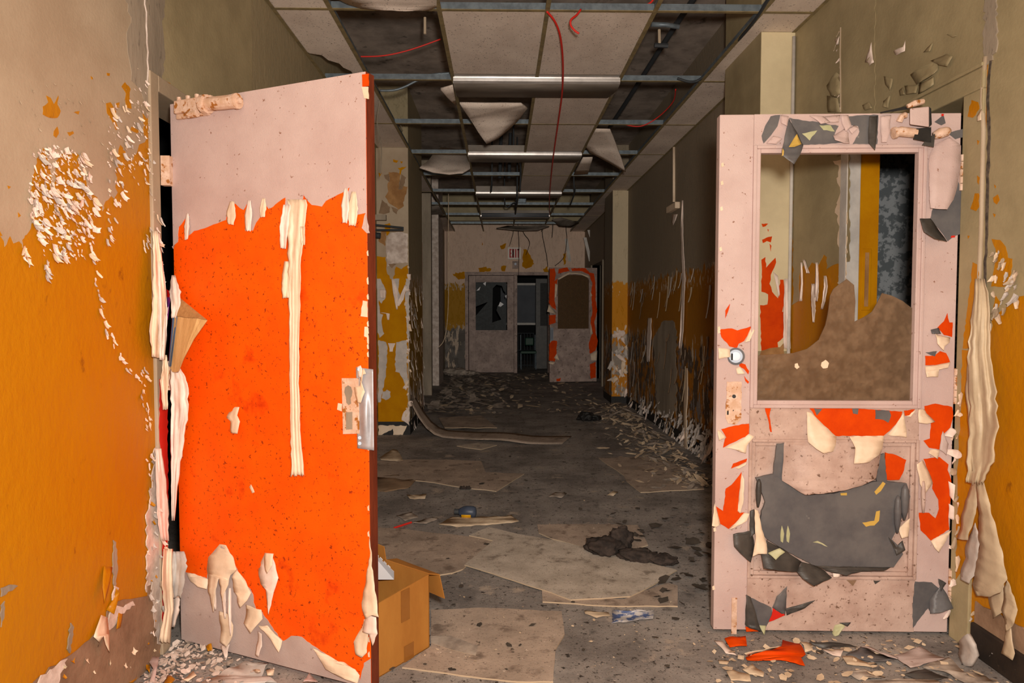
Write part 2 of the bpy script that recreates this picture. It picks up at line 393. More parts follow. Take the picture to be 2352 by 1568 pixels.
def glass(name, tint, rough, bump, scale, mixt):
    m = bpy.data.materials.new(name); m.use_nodes = True; MATS[name] = m; nt = m.node_tree; N = nt.nodes; L = nt.links
    b = N['Principled BSDF']; b.inputs['Base Color'].default_value = tint; b.inputs['Roughness'].default_value = rough
    b.inputs['Transmission Weight'].default_value = mixt; b.inputs['IOR'].default_value = 1.3
    g = N.new('ShaderNodeNewGeometry'); n = N.new('ShaderNodeTexVoronoi'); n.inputs['Scale'].default_value = scale; L.new(g.outputs['Position'], n.inputs['Vector'])
    bp = N.new('ShaderNodeBump'); bp.inputs['Strength'].default_value = bump; bp.inputs['Distance'].default_value = .004; L.new(n.outputs['Distance'], bp.inputs['Height']); L.new(bp.outputs[0], b.inputs['Normal'])
    n2 = N.new('ShaderNodeTexNoise'); n2.inputs['Scale'].default_value = 26; n2.inputs['Detail'].default_value = 6; L.new(g.outputs['Position'], n2.inputs['Vector'])
    r = N.new('ShaderNodeMapRange'); r.inputs[1].default_value = .4; r.inputs[2].default_value = .7; r.inputs[3].default_value = mixt; r.inputs[4].default_value = mixt * .72; L.new(n2.outputs['Fac'], r.inputs[0]); L.new(r.outputs[0], b.inputs['Transmission Weight'])
    return m
glass('obscure_glass', S(164, 137, 110), .28, .5, 60, .72)
glass('dirty_glass', S(90, 98, 102), .5, .1, 30, .85)
glass('brown_glass', S(120, 92, 62), .3, .4, 60, .5)
zone_mat('wall_right_paint', 1.68, 0.98, S(150, 136, 116), S(166, 108, 12), (S(88, 72, 56), S(168, 108, 12), S(132, 126, 126)), S(206, 188, 166), thr=.56)
zone_mat('wall_peel_paint', 1.66, 0.4, S(166, 151, 119), S(150, 112, 22), (S(90, 76, 60), S(140, 110, 40), S(168, 156, 144)), S(202, 184, 164), thr=.50, amp=.5)
zone_mat('pilaster_paint', 1.72, 0.98, S(206, 188, 156), S(206, 136, 10), (S(150, 138, 126), S(196, 126, 12), S(196, 182, 168)), S(214, 198, 178), thr=.6)
zone_mat('wall_far_paint', 1.90, 0.95, S(232, 202, 180), S(176, 126, 10), (S(104, 98, 92), S(92, 86, 80), S(120, 114, 108)), S(196, 176, 156), thr=.52, amp=.6, nxy=7, nz=3)
# ------------------------------------------------------------------ the setting
XL, XR, ZC, ZS, YF = -1.28, 1.80, 2.99, 3.62, 14.5
ZV = Vector((0, 0, 1))
PL = Plane((XL, 0, 0), (0, 1, 0), (0, 0, 1))
PR = Plane((XR, 0, 0), (0, -1, 0), (0, 0, 1))
PF = Plane((0, 0, 0), (1, 0, 0), (0, 1, 0))
def PY(y): return Plane((0, y, 0), (1, 0, 0), (0, 0, 1))
def struct(o, label, cat): return tag(o, label, cat, kind='structure')

floor = MB().box((-4.2, -3.2, -.12), (4.6, 18.6, 0)).build('floor', 'floor_concrete')
struct(floor, 'dirty dark concrete corridor floor strewn with debris', 'floor')

# left wall: ochre undercoat, upper coat and flakes as parts
DL0, DL1 = 2.60, 3.55
wl = MB().box((XL-.15, -3.2, 0), (XL, DL0-.06, ZS)).build('wall_left', 'ochre_paint')
struct(wl, 'left corridor wall, ochre paint under peeling beige paint', 'wall')
MB().box((XL-.15, DL0-.06, 2.17), (XL, DL1+.06, ZS)).build('wall_section', 'olive_paint', wl)
MB().box((XL-.15, DL1+.06, 0), (XL, YF, ZS)).build('wall_section', 'wall_peel_paint', wl)
# right wall
DR0, DR1 = 2.64, 3.54
wr = MB().box((XR, -3.2, 0), (XR+.15, DR0-.11, ZS)).build('wall_right', 'ochre_paint')
struct(wr, 'right corridor wall, olive and ochre paint hanging off in sheets', 'wall')
MB().box((XR, DR0-.11, 2.20), (XR+.15, DR1+.11, ZS)).build('wall_section', 'olive_paint', wr)
MB().box((XR, DR1+.06, 0), (XR+.15, 4.86, ZS)).build('wall_section', 'ochre_paint', wr)
MB().box((XR, 4.86, 0), (XR+.15, 11.9, ZS)).build('wall_section', 'wall_right_paint', wr)
MB().box((XR, 11.9, 2.2), (XR+.15, 13.3, ZS)).build('wall_section', 'wall_right_paint', wr)
MB().box((XR, 13.3, 0), (XR+.15, YF, ZS)).build('wall_section', 'wall_right_paint', wr)
# far wall with the double doorway
wf = MB().box((-1.75, YF, 0), (-.72, YF+.15, ZS)).box((1.08, YF, 0), (XR+.15, YF+.15, ZS)).box((-.72, YF, 2.13), (1.08, YF+.15, ZS)).build('wall_far', 'wall_far_paint')
struct(wf, 'end wall of the corridor, pale paint over ochre above grey', 'wall')
# ceiling: slab, rails, tiles
ce = MB().box((-4.2, -3.2, ZS), (4.6, 18.6, ZS+.15)).build('ceiling', 'concrete')
struct(ce, 'stripped suspended ceiling with bare rails below a dark slab', 'ceiling')
XM = [-.95, -.34, .27, .88, 1.49]
YT = [2.765 + 1.165 * i for i in range(-5, 10)]
for x in XM:
    r_ = MB().box((x-.003, -3.1, ZC+.003), (x+.003, YF-.02, ZC+.042)).build('main_rail', 'galvanised', ce)
    MB().box((x-.013, -3.1, ZC-.001), (x+.013, YF-.02, ZC+.003)).build('rail_flange', 'tee_face', r_)
xs_ = [XL] + XM + [XR]
for y in YT:
    for i in range(6):
        a, b_ = xs_[i] + .004, xs_[i+1] - .004
        r_ = MB().box((a, y-.003, ZC+.003), (b_, y+.003, ZC+.044)).build('cross_rail', 'galvanised', ce)
        MB().box((a+.009, y-.012, ZC-.0005), (b_-.009, y+.012, ZC+.003)).build('rail_flange', 'tee_face', r_)
for x, s_ in ((XL, 1), (XR, -1)):
    MB().box((x, -3.1, ZC-.002), (x + s_*.022, YF, ZC+.001)).box((x, -3.1, ZC), (x + s_*.003, YF, ZC+.025)).build('wall_angle', 'tee_face', ce)
gone = set()
for r in range(-6, 12):
    y0 = 2.765 + 1.165 * r
    for c in range(6):
        y1 = y0 + 1.165
        if y1 > YF: y1 = YF
        if y0 >= YF or y1 < -3: continue
        present = c in (0, 5) or r < -1
        if (c, r) in {(2, 1), (3, 1), (3, 2), (3, 3), (3, 4), (3, 5)}: present = True
        if (c, r) in {(0, 1), (0, 6), (0, 7)}: present = False
        if not present: continue
        a, b_ = xs_[c] + .008, xs_[c+1] - .008
        yy0, yy1 = y0 + .008, y1 - .008
        if (c, r) in {(2, 1), (3, 1), (3, 3), (3, 5)}: yy1 -= .12   # tiles stop at the light fixture
        if (c, r) in {(3, 2), (3, 4)}: yy0 += .30
        if c == 5 and r == 1: b_ = 1.58 if False else b_
        MB().box((a, yy0, ZC+.004), (b_, yy1, ZC+.02)).build('ceiling_tile', 'acoustic_tile', ce)
# broken edge tile of the left border row
PC = Plane((0, 0, ZC), (0, 1, 0), (1, 0, 0))   # seen from below, normal points down
pc_poly = [(XL+.01, 3.94), (-.955, 3.94), (-.955, 5.08), (-1.06, 5.08), (-1.05, 4.93), (-1.09, 4.86), (-1.10, 4.78), (-1.16, 4.72), (-1.18, 4.63), (-1.25, 4.60), (XL+.01, 4.56)]
MB().poly(PC, [(p[1], p[0]) for p in pc_poly], -.02, -.004).build('ceiling_tile', 'acoustic_tile', ce)
MB().poly(PC, [(4.60, -1.25), (4.72, -1.16), (4.8, -1.10), (4.95, -1.06), (5.0, -1.12), (4.8, -1.2)], -.10, -.09).build('tile_fragment', 'tile_back', ce)

# pilasters
pil = MB().box((XL, 7.17, .14), (-.95, 8.4, ZS)).build('pilaster', 'wall_peel_paint', wl)
MB().box((XL, 12.0, 0), (-1.07, 12.9, ZS)).build('pilaster', 'pale_plaster', wl)
MB().box((XL, 7.165, 0), (-.945, 8.41, .14)).build('pilaster_base', 'black_rubber', wl)
p1 = MB().box((1.59, 4.2, 0), (XR, 4.86, ZS)).build('pilaster', 'olive_paint', wr)
p2 = MB().box((1.58, 9.6, .10), (XR, 10.3, ZS)).build('pilaster', 'wall_right_paint', wr)
MB().box((1.575, 9.595, 0), (XR, 10.31, .10)).build('pilaster_base', 'black_rubber', wr)
PP1 = PY(4.2); PP2 = PY(9.6); PPL = PY(7.17); PFW = PY(YF)
MB().pbox(PP1, 1.592, 1.798, 1.05, ZC, 0, .002).build('paint_coat', 'pilaster_cream', wr)
MB().pbox(PP2, 1.582, 1.798, .10, ZC, 0, .003).build('paint_coat', 'pilaster_paint', wr)
# side rooms seen through the openings
rr = MB().box((1.95, 4.7, 0), (4.5, 4.85, 2.9)).box((4.45, .5, 0), (4.6, 5.75, 2.9)).box((1.95, .4, 0), (4.6, .55, 2.9)).box((1.95, .4, 2.9), (4.6, 5.75, 3.0)).build('wall_side_room', 'room_wall')
struct(rr, 'dark mottled grey walls of the room behind the glazed door', 'wall')
rl = MB().box((-4.1, 5.0, 0), (-1.43, 5.15, 2.9)).box((-4.2, 1.0, 0), (-4.05, 5.15, 2.9)).box((-4.2, .9, 0), (-1.43, 1.05, 2.9)).box((-4.2, .9, 2.9), (-1.43, 5.15, 3.0)).build('wall_unlit_room', 'unlit_black')
struct(rl, 'walls coloured near-black as unlit in the room behind the orange door', 'wall')
rb = MB().box((-1.9, 18.3, 0), (2.6, 18.45, ZS)).box((-1.9, YF+.15, 0), (-1.75, 18.4, ZS)).box((2.5, YF+.15, 0), (2.65, 18.4, ZS)).build('wall_back_room', 'unlit_black')
struct(rb, 'walls coloured near-black as unlit in the room beyond the far doors', 'wall')
rd = MB().box((XR+.9, 10.5, 0), (XR+1.0, 14.4, 2.9)).build('wall_dark_closet', 'unlit_black')
struct(rd, 'wall coloured near-black as unlit inside the far right side room', 'wall')

# door frames and trim
t1 = thing('trim_1', (XL, DL0, 0), 'painted steel door frame of the orange door in the left wall', 'door frame', kind='structure')
MB().box((XL-.16, DL0-.06, 0), (XL+.012, DL0, 2.17)).build('jamb', 'beige_paint', t1, bevel=.004)
MB().box((XL-.16, DL1, 0), (XL+.012, DL1+.06, 2.17)).build('jamb', 'beige_paint', t1, bevel=.004)
MB().box((XL-.16, DL0, 2.11), (XL+.012, DL1, 2.17)).build('head_jamb', 'beige_paint', t1, bevel=.004)
MB().box((XL-.10, DL0, 0), (XL-.085, DL0+.015, 2.11)).build('door_stop', 'maroon_wood', t1)
t2 = thing('trim_2', (XR, DR0, 0), 'olive and yellow door frame of the glazed pink door', 'door frame', kind='structure')
MB().box((XR-.012, DR0-.11, 0), (XR+.16, DR0, 2.12)).build('jamb', 'olive_paint', t2, bevel=.004)
MB().box((XR-.006, DR1-.012, 0), (XR+.067, DR1+.06, 2.12)).build('casing', 'casing_white', t2, bevel=.004)
MB().box((XR, DR1, 0), (XR+.17, DR1+.06, 2.12)).build('jamb', 'ochre_flat', t2)
MB().box((XR-.014, DR0-.11, 2.12), (XR+.16, DR1+.11, 2.20)).build('head_jamb', 'olive_paint', t2, bevel=.006)
MB().box((XR-.020, DR0-.11, 2.20), (XR, DR1+.11, 2.215)).build('head_moulding', 'olive_paint', t2, bevel=.004)
sp = MB().box((XR+.085, DR1-.006, 1.30), (XR+.135, DR1, 1.62)).build('strike_box', 'ochre_flat', t2, bevel=.006)
MB().box((XR+.10, DR1-.009, 1.32), (XR+.12, DR1-.004, 1.60)).build('strike_slot', 'brown_plaster', sp)
MB().box((XR+.045, DR1-.0025, .0), (XR+.047, DR1, 2.1)).build('jamb_line', 'dark_film', t2)
t3 = thing('trim_3', (.2, YF, 0), 'worn double door frame in the end wall', 'door frame', kind='structure')
MB().box((-.735, YF-.03, 0), (-.665, YF+.16, 2.14)).build('jamb', 'far_door_paint', t3, bevel=.005)
MB().box((1.02, YF-.03, 0), (1.09, YF+.16, 2.14)).build('jamb', 'far_door_paint', t3, bevel=.005)
MB().box((.30, YF-.03, 0), (.37, YF+.10, 2.07)).build('mullion', 'far_door_paint', t3, bevel=.005)
MB().box((-.735, YF-.04, 2.07), (1.09, YF+.16, 2.14)).build('head_jamb', 'far_door_paint', t3, bevel=.005)
t4 = thing('trim_4', (XR, 11.9, 0), 'grey door frame beside the orange and pink open door', 'door frame', kind='structure')
MB().box((XR-.03, 11.8, 0), (XR+.16, 11.9, 2.2)).build('jamb', 'grey_plaster', t4)
MB().box((XR-.03, 13.3, 0), (XR+.16, 13.4, 2.2)).build('jamb', 'grey_plaster', t4)
t5 = thing('trim_5', (XL, 8.5, 0), 'splintered pale and red casing behind the left pilaster', 'door frame', kind='structure')
MB().box((-1.05, 8.405, 0), (-.985, 8.47, 2.62)).build('casing', 'pale_plaster', t5)
MB().box((-1.06, 8.9, 0), (-1.01, 8.95, 2.2)).build('casing', 'red_film', t5)
MB().box((-1.28, 8.47, 0), (-1.03, 8.9, 2.62)).build('reveal', 'wall_peel_paint', t5)
MB().box((-1.28, 10.6, 0), (-1.06, 10.75, ZS)).build('casing', 'grey_plaster', t5)
MB().box((-1.28, 12.92, 0), (-1.165, YF, ZS)).build('reveal', 'grey_plaster', t5)
bb = MB().box((XR-.018, -3, 0), (XR, DR0-.13, .12)).build('baseboard_right', 'baseboard_dark', bevel=.006); struct(bb, 'dark baseboard along the right wall under the torn paint', 'baseboard')
bb = MB().box((XR-.012, 4.87, 0), (XR, 9.58, .11)).build('baseboard_corridor', 'black_rubber', bevel=.004); struct(bb, 'black rubber baseboard half hidden by paint debris', 'baseboard')

# -------- left wall coats
c1 = crop(0, 0, .5103)
beige_low = c1([(0,1040),(20,1110),(45,1060),(60,1095),(85,1085),(100,1115),(110,1060),(130,1040),(150,1000),(150,900),(135,860),(150,760),(190,660),(215,720),(235,860),(250,800),(260,700),(300,690),(325,690),(345,690),(370,780),(400,860),(425,880),(460,950),(485,900),(500,880),(520,900),(525,720),(540,650),(570,700),(600,720),(625,650),(650,640),(665,520),(700,560)])
lu = [PL.uv(PL.hit(*q)) for q in jag(beige_low, 4, 7, 2, False)]; ue = PL.uv(PL.hit(357, 60))[0]
MB().poly(PL, jag([(-3.1, 2.985), (-3.1, 1.46), (1.0, 1.47), lu[0]], .02, .05, 4, False)[:-1] + lu + [(ue, 2.2), (ue, 2.985)], 0, .0012).build('paint_coat', 'beige_paint', wl)
for i, pl in enumerate([[(190,480),(215,460),(205,430),(225,440),(240,470),(260,430),(255,470),(270,500),(255,530),(220,530),(190,515)], [(240,590),(255,570),(262,600),(250,620),(238,610)],
        [(475,465),(495,460),(520,500),(515,540),(530,580),(520,585),(500,540),(480,510)], [(545,390),(560,370),(585,400),(580,440),(590,490),(570,485),(560,450),(565,420)],
        [(590,570),(625,590),(615,600),(585,585)], [(640,510),(655,530),(665,570),(660,630),(645,600),(645,560)], [(300,595),(325,590),(330,600),(310,612)], [(330,505),(355,500),(350,515)], [(745,365),(765,375),(758,392),(745,385)], [(478,328),(492,330),(490,342),(480,340)], [(405,343),(418,350),(410,358)], [(30,835),(45,840),(36,850)], [(78,955),(90,970),(80,978)], [(520,465),(535,460),(535,485),(524,482)]]):
    layer('exposed_patch', PL, c1(pl), 'ochre_paint', wl, w0=.001, th=.0012, amp=1.2, step=6, seed=i)
layer('water_stain', PL, [(286,-120),(286,0),(300,40),(290,90),(298,150),(300,185),(325,215),(345,260),(352,200),(372,190),(378,120),(372,60),(378,0),(378,-120)], 'grey_plaster', wl, w0=.0012, th=.001, amp=3, step=12)
MB().tube([PL.hit(x, y, .004) for x, y in jag([(332,-40),(336,60),(340,120),(338,190),(350,215)], 2, 16, 4, False)], .003, 5).build('plaster_ridge', 'pale_plaster', wl)
# bottom of the left wall: bare plaster and pale remains
layer('bare_plaster', PL, [(40,1600),(90,1552),(150,1510),(205,1468),(235,1440),(243,1405),(255,1385),(300,1375),(338,1368),(345,1290),(352,1420),(366,1450),(366,1600),(300,1640)], 'plaster', wl, w0=.001, th=.003, amp=4, step=14)
layer('pale_remains', PL, [(332,1190),(340,1160),(348,1080),(352,1030),(362,1020),(366,1060),(366,1480),(358,1478),(350,1400),(345,1330),(334,1360),(336,1270)], 'pale_plaster', wl, w0=.002, th=.004, amp=4, step=9)
layer('pale_remains', PL, [(60,1600),(85,1560),(140,1515),(150,1512),(130,1568),(110,1610)], 'pale_plaster', wl, w0=.004, th=.003, amp=4, step=9)
layer('pale_remains', PL, [(235,1450),(245,1420),(258,1345),(268,1350),(262,1390),(280,1395),(300,1380),(305,1390),(270,1410),(255,1440)], 'pale_plaster', wl, w0=.004, th=.004, amp=3, step=8)
for q in ([(258,1240),(264,1245),(268,1300),(262,1350),(258,1330)], [(160,1430),(167,1440),(158,1500),(152,1490)], [(0,1350),(20,1342),(38,1345),(10,1365),(0,1370)], [(0,1390),(8,1380),(6,1420),(0,1440)]):
    layer('paint_tear', PL, q, 'grey_plaster', wl, w0=.001, th=.003, amp=2, step=8)
flap('hanging_paint', PL, [(232,1412,.004),(248,1418,.006),(250,1455,.02),(252,1498,.03),(243,1480,.03),(238,1460,.03),(228,1475,.02),(215,1462,.015)], 'cream_film', wl)
flap('hanging_paint', PL, [(272,1398,.004),(284,1400,.004),(277,1440,.02),(268,1444,.02)], 'ochre_paint', wl)
flap('hanging_paint', PL, [(238,1300,.003),(258,1302,.004),(252,1340,.02),(240,1385,.03),(236,1350,.02)], 'ochre_paint', wl)
flap('hanging_paint', PL, [(245,1400,.003),(262,1370,.006),(268,1350,.02),(276,1362,.02),(262,1410,.02)], 'ochre_paint', wl)
FLW = ['pale_film', 'pale_film', 'cream_film', 'grey_film']
scatter(PL, [(75,350),(110,330),(200,350),(222,470),(212,590),(150,600),(100,585),(60,470)], 130, .012, .026, FLW, wl, 11, w0=.003, spread=.8)
scatter(PL, [(245,250),(335,180),(350,340),(345,430),(300,440),(270,480),(245,450)], 50, .010, .024, FLW, wl, 12, w0=.003, spread=.8)
crumbs(PL, [[(75,350),(110,330),(200,350),(222,470),(212,590),(150,600),(100,585),(60,470)]] * 3 + [[(245,250),(335,180),(350,340),(345,430),(300,440),(270,480),(245,450)]], 420, .004, .013, 'pale_film', wl, 91, .002)
crumbs(PL, [[(20,200),(340,150),(350,300),(60,430)]], 60, .003, .008, 'beige_paint', wl, 92, .002)
trail(PL, [(205,560),(215,620),(232,690),(237,760),(255,770),(275,820),(300,850),(325,870)], 26, .008, .020, FLW, wl, 14, 5)
trail(PL, [(325,860),(335,840),(328,900),(338,945),(332,985),(345,960)], 22, .008, .018, FLW, wl, 15, 6)
trail(PL, [(346,400),(350,480),(348,560),(330,540),(335,580)], 26, .010, .024, FLW, wl, 16, 6)
trail(PL, [(50,560),(60,600)], 6, .01, .02, FLW, wl, 17, 10)
trail(PL, [(108,600),(112,632)], 7, .01, .022, FLW, wl, 18, 6)
trail(PL, [(245,470),(250,560),(262,500)], 10, .01, .018, FLW, wl, 19, 6)
trail(PL, [(342,1020),(345,1200),(345,1300),(352,1470)], 24, .010, .024, ['pale_film', 'ochre_paint', 'grey_film'], wl, 20, 9)
trail(PL, [(130,1540),(300,1500),(370,1460)], 12, .008, .02, ['shaded_tan_film', 'cream_film', 'ochre_paint'], wl, 21, 22)
# film hanging down the left jamb (on the frame face)
PJL = Plane((XL + .012, 0, 0), (0, 1, 0), (0, 0, 1))
ribbon('hanging_film', PJL, [(357,530,12,.004),(362,600,20,.01),(366,680,30,.018),(362,760,34,.02),(360,820,22,.015)], 'cream_film', wl, folds=3, amp=.016, seed=3)
ribbon('hanging_film', PJL, [(368,600,12,.012),(374,700,20,.02),(374,770,18,.02),(372,826,12,.02)], 'pale_film', wl, folds=2, amp=.012, seed=4)
ribbon('hanging_film', PJL, [(379,815,8,.012),(380,850,16,.02),(377,880,18,.02),(380,940,10,.02)], 'cream_film', wl, folds=2, amp=.010, seed=5)
ribbon('hanging_film', PJL, [(364,1030,14,.003),(370,1100,22,.008),(374,1180,26,.01),(378,1240,18,.01)], 'pale_film', wl, folds=2, amp=.010, seed=6)
ribbon('hanging_film', PJL, [(386,1260,22,.01),(384,1330,26,.02),(388,1400,20,.015),(378,1475,26,.012)], 'cream_film', wl, folds=2, amp=.016, seed=7)
layer('exposed_patch', PJL, [(366,870),(384,880),(386,1190),(380,1440),(373,1440),(374,1100),(366,1000)], 'red_film', wl, w0=0, th=.001, amp=1.5, step=10)
trail(PJL, [(362,480),(366,620),(370,720)], 14, .012, .024, FLW, wl, 22, 5)
trail(PJL, [(366,1120),(370,1250),(378,1460)], 16, .012, .026, FLW, wl, 23, 7)

# -------- right wall coats
c2 = crop(2140, 0, .5102)
oy = c2([(420,1330),(390,1335),(365,1345),(330,1390),(300,1410),(275,1430),(262,1500)])
ru = [PR.uv(PR.hit(*q)) for q in jag(oy, 3, 8, 3, False)]; ue = PR.uv(PR.hit(2273, 60))[0]
MB().poly(PR, jag([(3.1, 2.985), (3.1, 1.40), (-1.5, 1.41), ru[0]], .02, .05, 5, False)[:-1] + ru + [(ue, 1.3), (ue, 2.985)], 0, .0012).build('paint_coat', 'olive_paint', wr)
for i, pl in enumerate([[(272,1075),(310,1080),(335,1110),(345,1160),(365,1165),(360,1230),(330,1290),(270,1290),(285,1200),(290,1120)], [(278,890),(300,875),(308,900),(295,920),(282,910)], [(283,830),(292,838),(288,848)], [(278,960),(290,965),(284,978)], [(290,1330),(310,1360),(300,1400),(280,1380)]]):
    layer('exposed_patch', PR, c2(pl), 'ochre_paint', wr, w0=.001, th=.0012, amp=1.5, step=7, seed=i)
scatter(PR, c2([(270,1050),(400,1240),(400,1340),(330,1400),(265,1480)]), 30, .012, .034, ['grey_film', 'cream_film', 'beige_paint'], wr, 31)
PJR = Plane((XR - .012, 0, 0), (0, -1, 0), (0, 0, 1))
for i, pl in enumerate([[(180,450),(210,460),(215,490),(185,530),(162,525)], [(205,790),(218,800),(212,830),(206,820)], [(195,870),(212,870),(215,930),(200,950),(175,940)], [(205,630),(215,635),(208,652)], [(162,1060),(172,1062),(164,1075)], [(185,1180),(205,1190),(215,1260),(205,1330),(215,1390),(200,1568),(140,1568),(160,1400),(180,1250)]]):
    layer('exposed_patch', PJR, c2(pl), 'ochre_paint', wr, w0=0, th=.001, amp=1.5, step=7, seed=20+i)
layer('exposed_patch', PJR, [(2210,803),(2248,803),(2250,1240),(2215,1300),(2196,1330),(2200,1100),(2208,900)], 'ochre_paint', wr, w0=0, th=.001, amp=2, step=12, seed=40)
flap('hanging_paint', PJR, c2([(225,490,.003),(222,540,.02),(205,545,.02),(205,520,.01)]), 'cream_film', wr)
# seam between the frame and the wall
seam = [(2262,-60),(2268,20),(2275,60),(2282,110),(2278,130),(2272,180),(2270,230),(2273,300),(2270,420),(2268,520),(2264,620),(2262,700)]
layer('wall_seam', PR, [(x - 3, y) for x, y in seam] + [(x + 3, y) for x, y in seam[::-1]], 'cracked_seam', wr, w0=.001, th=.002, amp=1.6, step=18)
layer('wall_seam', PR, [(2262,-60),(2264,60),(2262,110),(2268,150),(2290,120),(2292,60),(2290,-60)], 'grey_plaster', wr, w0=.0012, th=.004, amp=4, step=9)
MB().tube([PR.hit(x - 14, y, .006) for x, y in seam[4:]], .009, 6).build('seam_bead', 'beige_paint', wr, smooth=True)
# the sheets hanging from the right jamb
ribbon('hanging_film', PJR, [(2252,640,22,.004),(2254,720,44,.015),(2250,800,52,.03),(2256,900,62,.045),(2260,980,64,.05),(2252,1060,60,.05),(2240,1110,40,.045)], 'shaded_tan_film', wr, folds=2.2, amp=.020, seed=8, ns=18)
ribbon('hanging_film', PJR, [(2232,830,18,.02),(2230,900,26,.04),(2238,980,24,.045),(2243,1080,22,.05)], 'shaded_tan_film', wr, folds=2, amp=.007, seed=9)
flap('hanging_film', PJR, [(2240,1080,.04),(2254,1085,.045),(2268,1140,.05),(2290,1220,.06),(2308,1300,.06),(2312,1330,.055),(2298,1360,.05),(2275,1370,.05),(2244,1368,.04),(2234,1340,.04),(2250,1250,.06),(2245,1150,.05)], 'shaded_tan_film', wr, amp=.007, seed=4, jg=1.0)
flap('hanging_film', PJR, [(2236,1090,.03),(2246,1100,.04),(2240,1180,.05),(2222,1240,.05),(2200,1236,.04),(2216,1160,.04)], 'shaded_tan_film', wr, amp=.006, seed=5, jg=1.5)
flap('hanging_film', PJR, [(2222,1240,.03),(2242,1200,.045),(2250,1240,.05),(2246,1300,.05),(2226,1340,.04),(2206,1330,.03)], 'grey_film', wr, amp=.007, seed=6, jg=1.5)
flap('hanging_film', PR, [(2310,1330,.02),(2328,1370,.03),(2340,1400,.03),(2330,1430,.04),(2312,1450,.03),(2300,1400,.03)], 'shaded_tan_film', wr, amp=.007, seed=7, jg=1.5)
flap('hanging_film', PR, [(2318,1420,.02),(2330,1500,.03),(2326,1516,.03),(2300,1500,.03),(2310,1460,.03)], 'shaded_tan_film', wr, amp=.006, seed=8)
flap('hanging_film', PR, [(2268,1370,.01),(2306,1330,.02),(2310,1400,.02),(2280,1420,.02)], 'shaded_tan_film', wr, amp=.006, seed=9)
layer('bare_plaster', PR, [(2244,1380),(2280,1400),(2310,1420),(2352,1440),(2400,1500),(2440,1640),(2352,1560),(2290,1495),(2240,1452)], 'plaster', wr, w0=.001, th=.006, amp=4, step=14)
trail(PR, [(2236,1390),(2240,1450),(2300,1500),(2352,1545)], 16, .01, .025, ['shaded_tan_film', 'grey_film'], wr, 33, 12)
trail(PJR, [(2205,880),(2200,1000),(2196,1100),(2192,1200),(2188,1300),(2190,1420)], 22, .012, .034, ['cream_film', 'pale_film', 'beige_paint'], wr, 34, 14, spread=.9)
flap('fallen_plaster', PR, [(2205,1470,.10),(2225,1455,.11),(2240,1480,.11),(2246,1505,.10),(2232,1530,.10),(2214,1528,.09),(2206,1500,.09)], 'grey_film', wr, amp=.006, solid=.012)
# blistered paint above the glazed door and its head
c3 = crop(1620, 60, .3188)
R = random.Random(5)
for i, (pts, m) in enumerate([([(1480,350),(1540,300),(1660,250),(1680,320),(1600,380),(1520,420)], 'olive_paint'), ([(1530,410),(1600,390),(1650,360),(1640,420),(1590,460),(1535,490)], 'olive_paint'), ([(875,430),(940,330),(970,360),(965,480),(940,520),(900,500)], 'olive_paint'), ([(880,500),(960,520),(975,620),(880,620)], 'olive_paint'), ([(1280,540),(1330,500),(1325,590),(1280,580)], 'olive_paint'), ([(1350,180),(1420,150),(1440,100),(1430,180),(1380,210)], 'pale_film'), ([(1150,260),(1195,115),(1205,200),(1215,260),(1180,290)], 'pale_film'), ([(930,95),(970,70),(965,130),(945,135)], 'pale_film')]):
    q = c3(pts); n_ = len(q); PX = PR
    flap('paint_blister', PX, [(x, y, .002 + .012 * (k % 2)) for k, (x, y) in enumerate(q)], m, wr, amp=.01, seed=i)
for i, pts in enumerate([[(1620,250,.002),(1740,200,.004),(1780,220,.03),(1740,290,.04),(1690,280,.03)], [(1290,360,.002),(1350,380,.02),(1330,460,.03),(1300,420,.02)], [(1440,430,.002),(1530,420,.01),(1520,480,.03),(1450,490,.03)], [(1570,190,.002),(1640,110,.004),(1620,180,.025)], [(1130,570,.002),(1180,545,.01),(1200,590,.03),(1150,605,.02)], [(1740,60,.002),(1810,70,.02),(1780,80,.02)], [(1390,460,.002),(1420,440,.01),(1440,490,.03),(1400,500,.02)]]):
    flap('paint_blister', PR, [(x, y, w_ * .6) for x, y, w_ in c3(pts)], 'olive_paint', wr, amp=.006, seed=30+i)
trail(PR, c3([(965,0),(960,60),(950,100),(968,250),(970,640)]), 12, .01, .022, ['beige_paint', 'pale_film'], wr, 35, 4)
MB().tube([PR.hit(x, y, .004) for x, y in c3([(975,10),(972,200),(975,400),(975,620)])], .004, 5).build('plaster_ridge', 'beige_paint', wr)
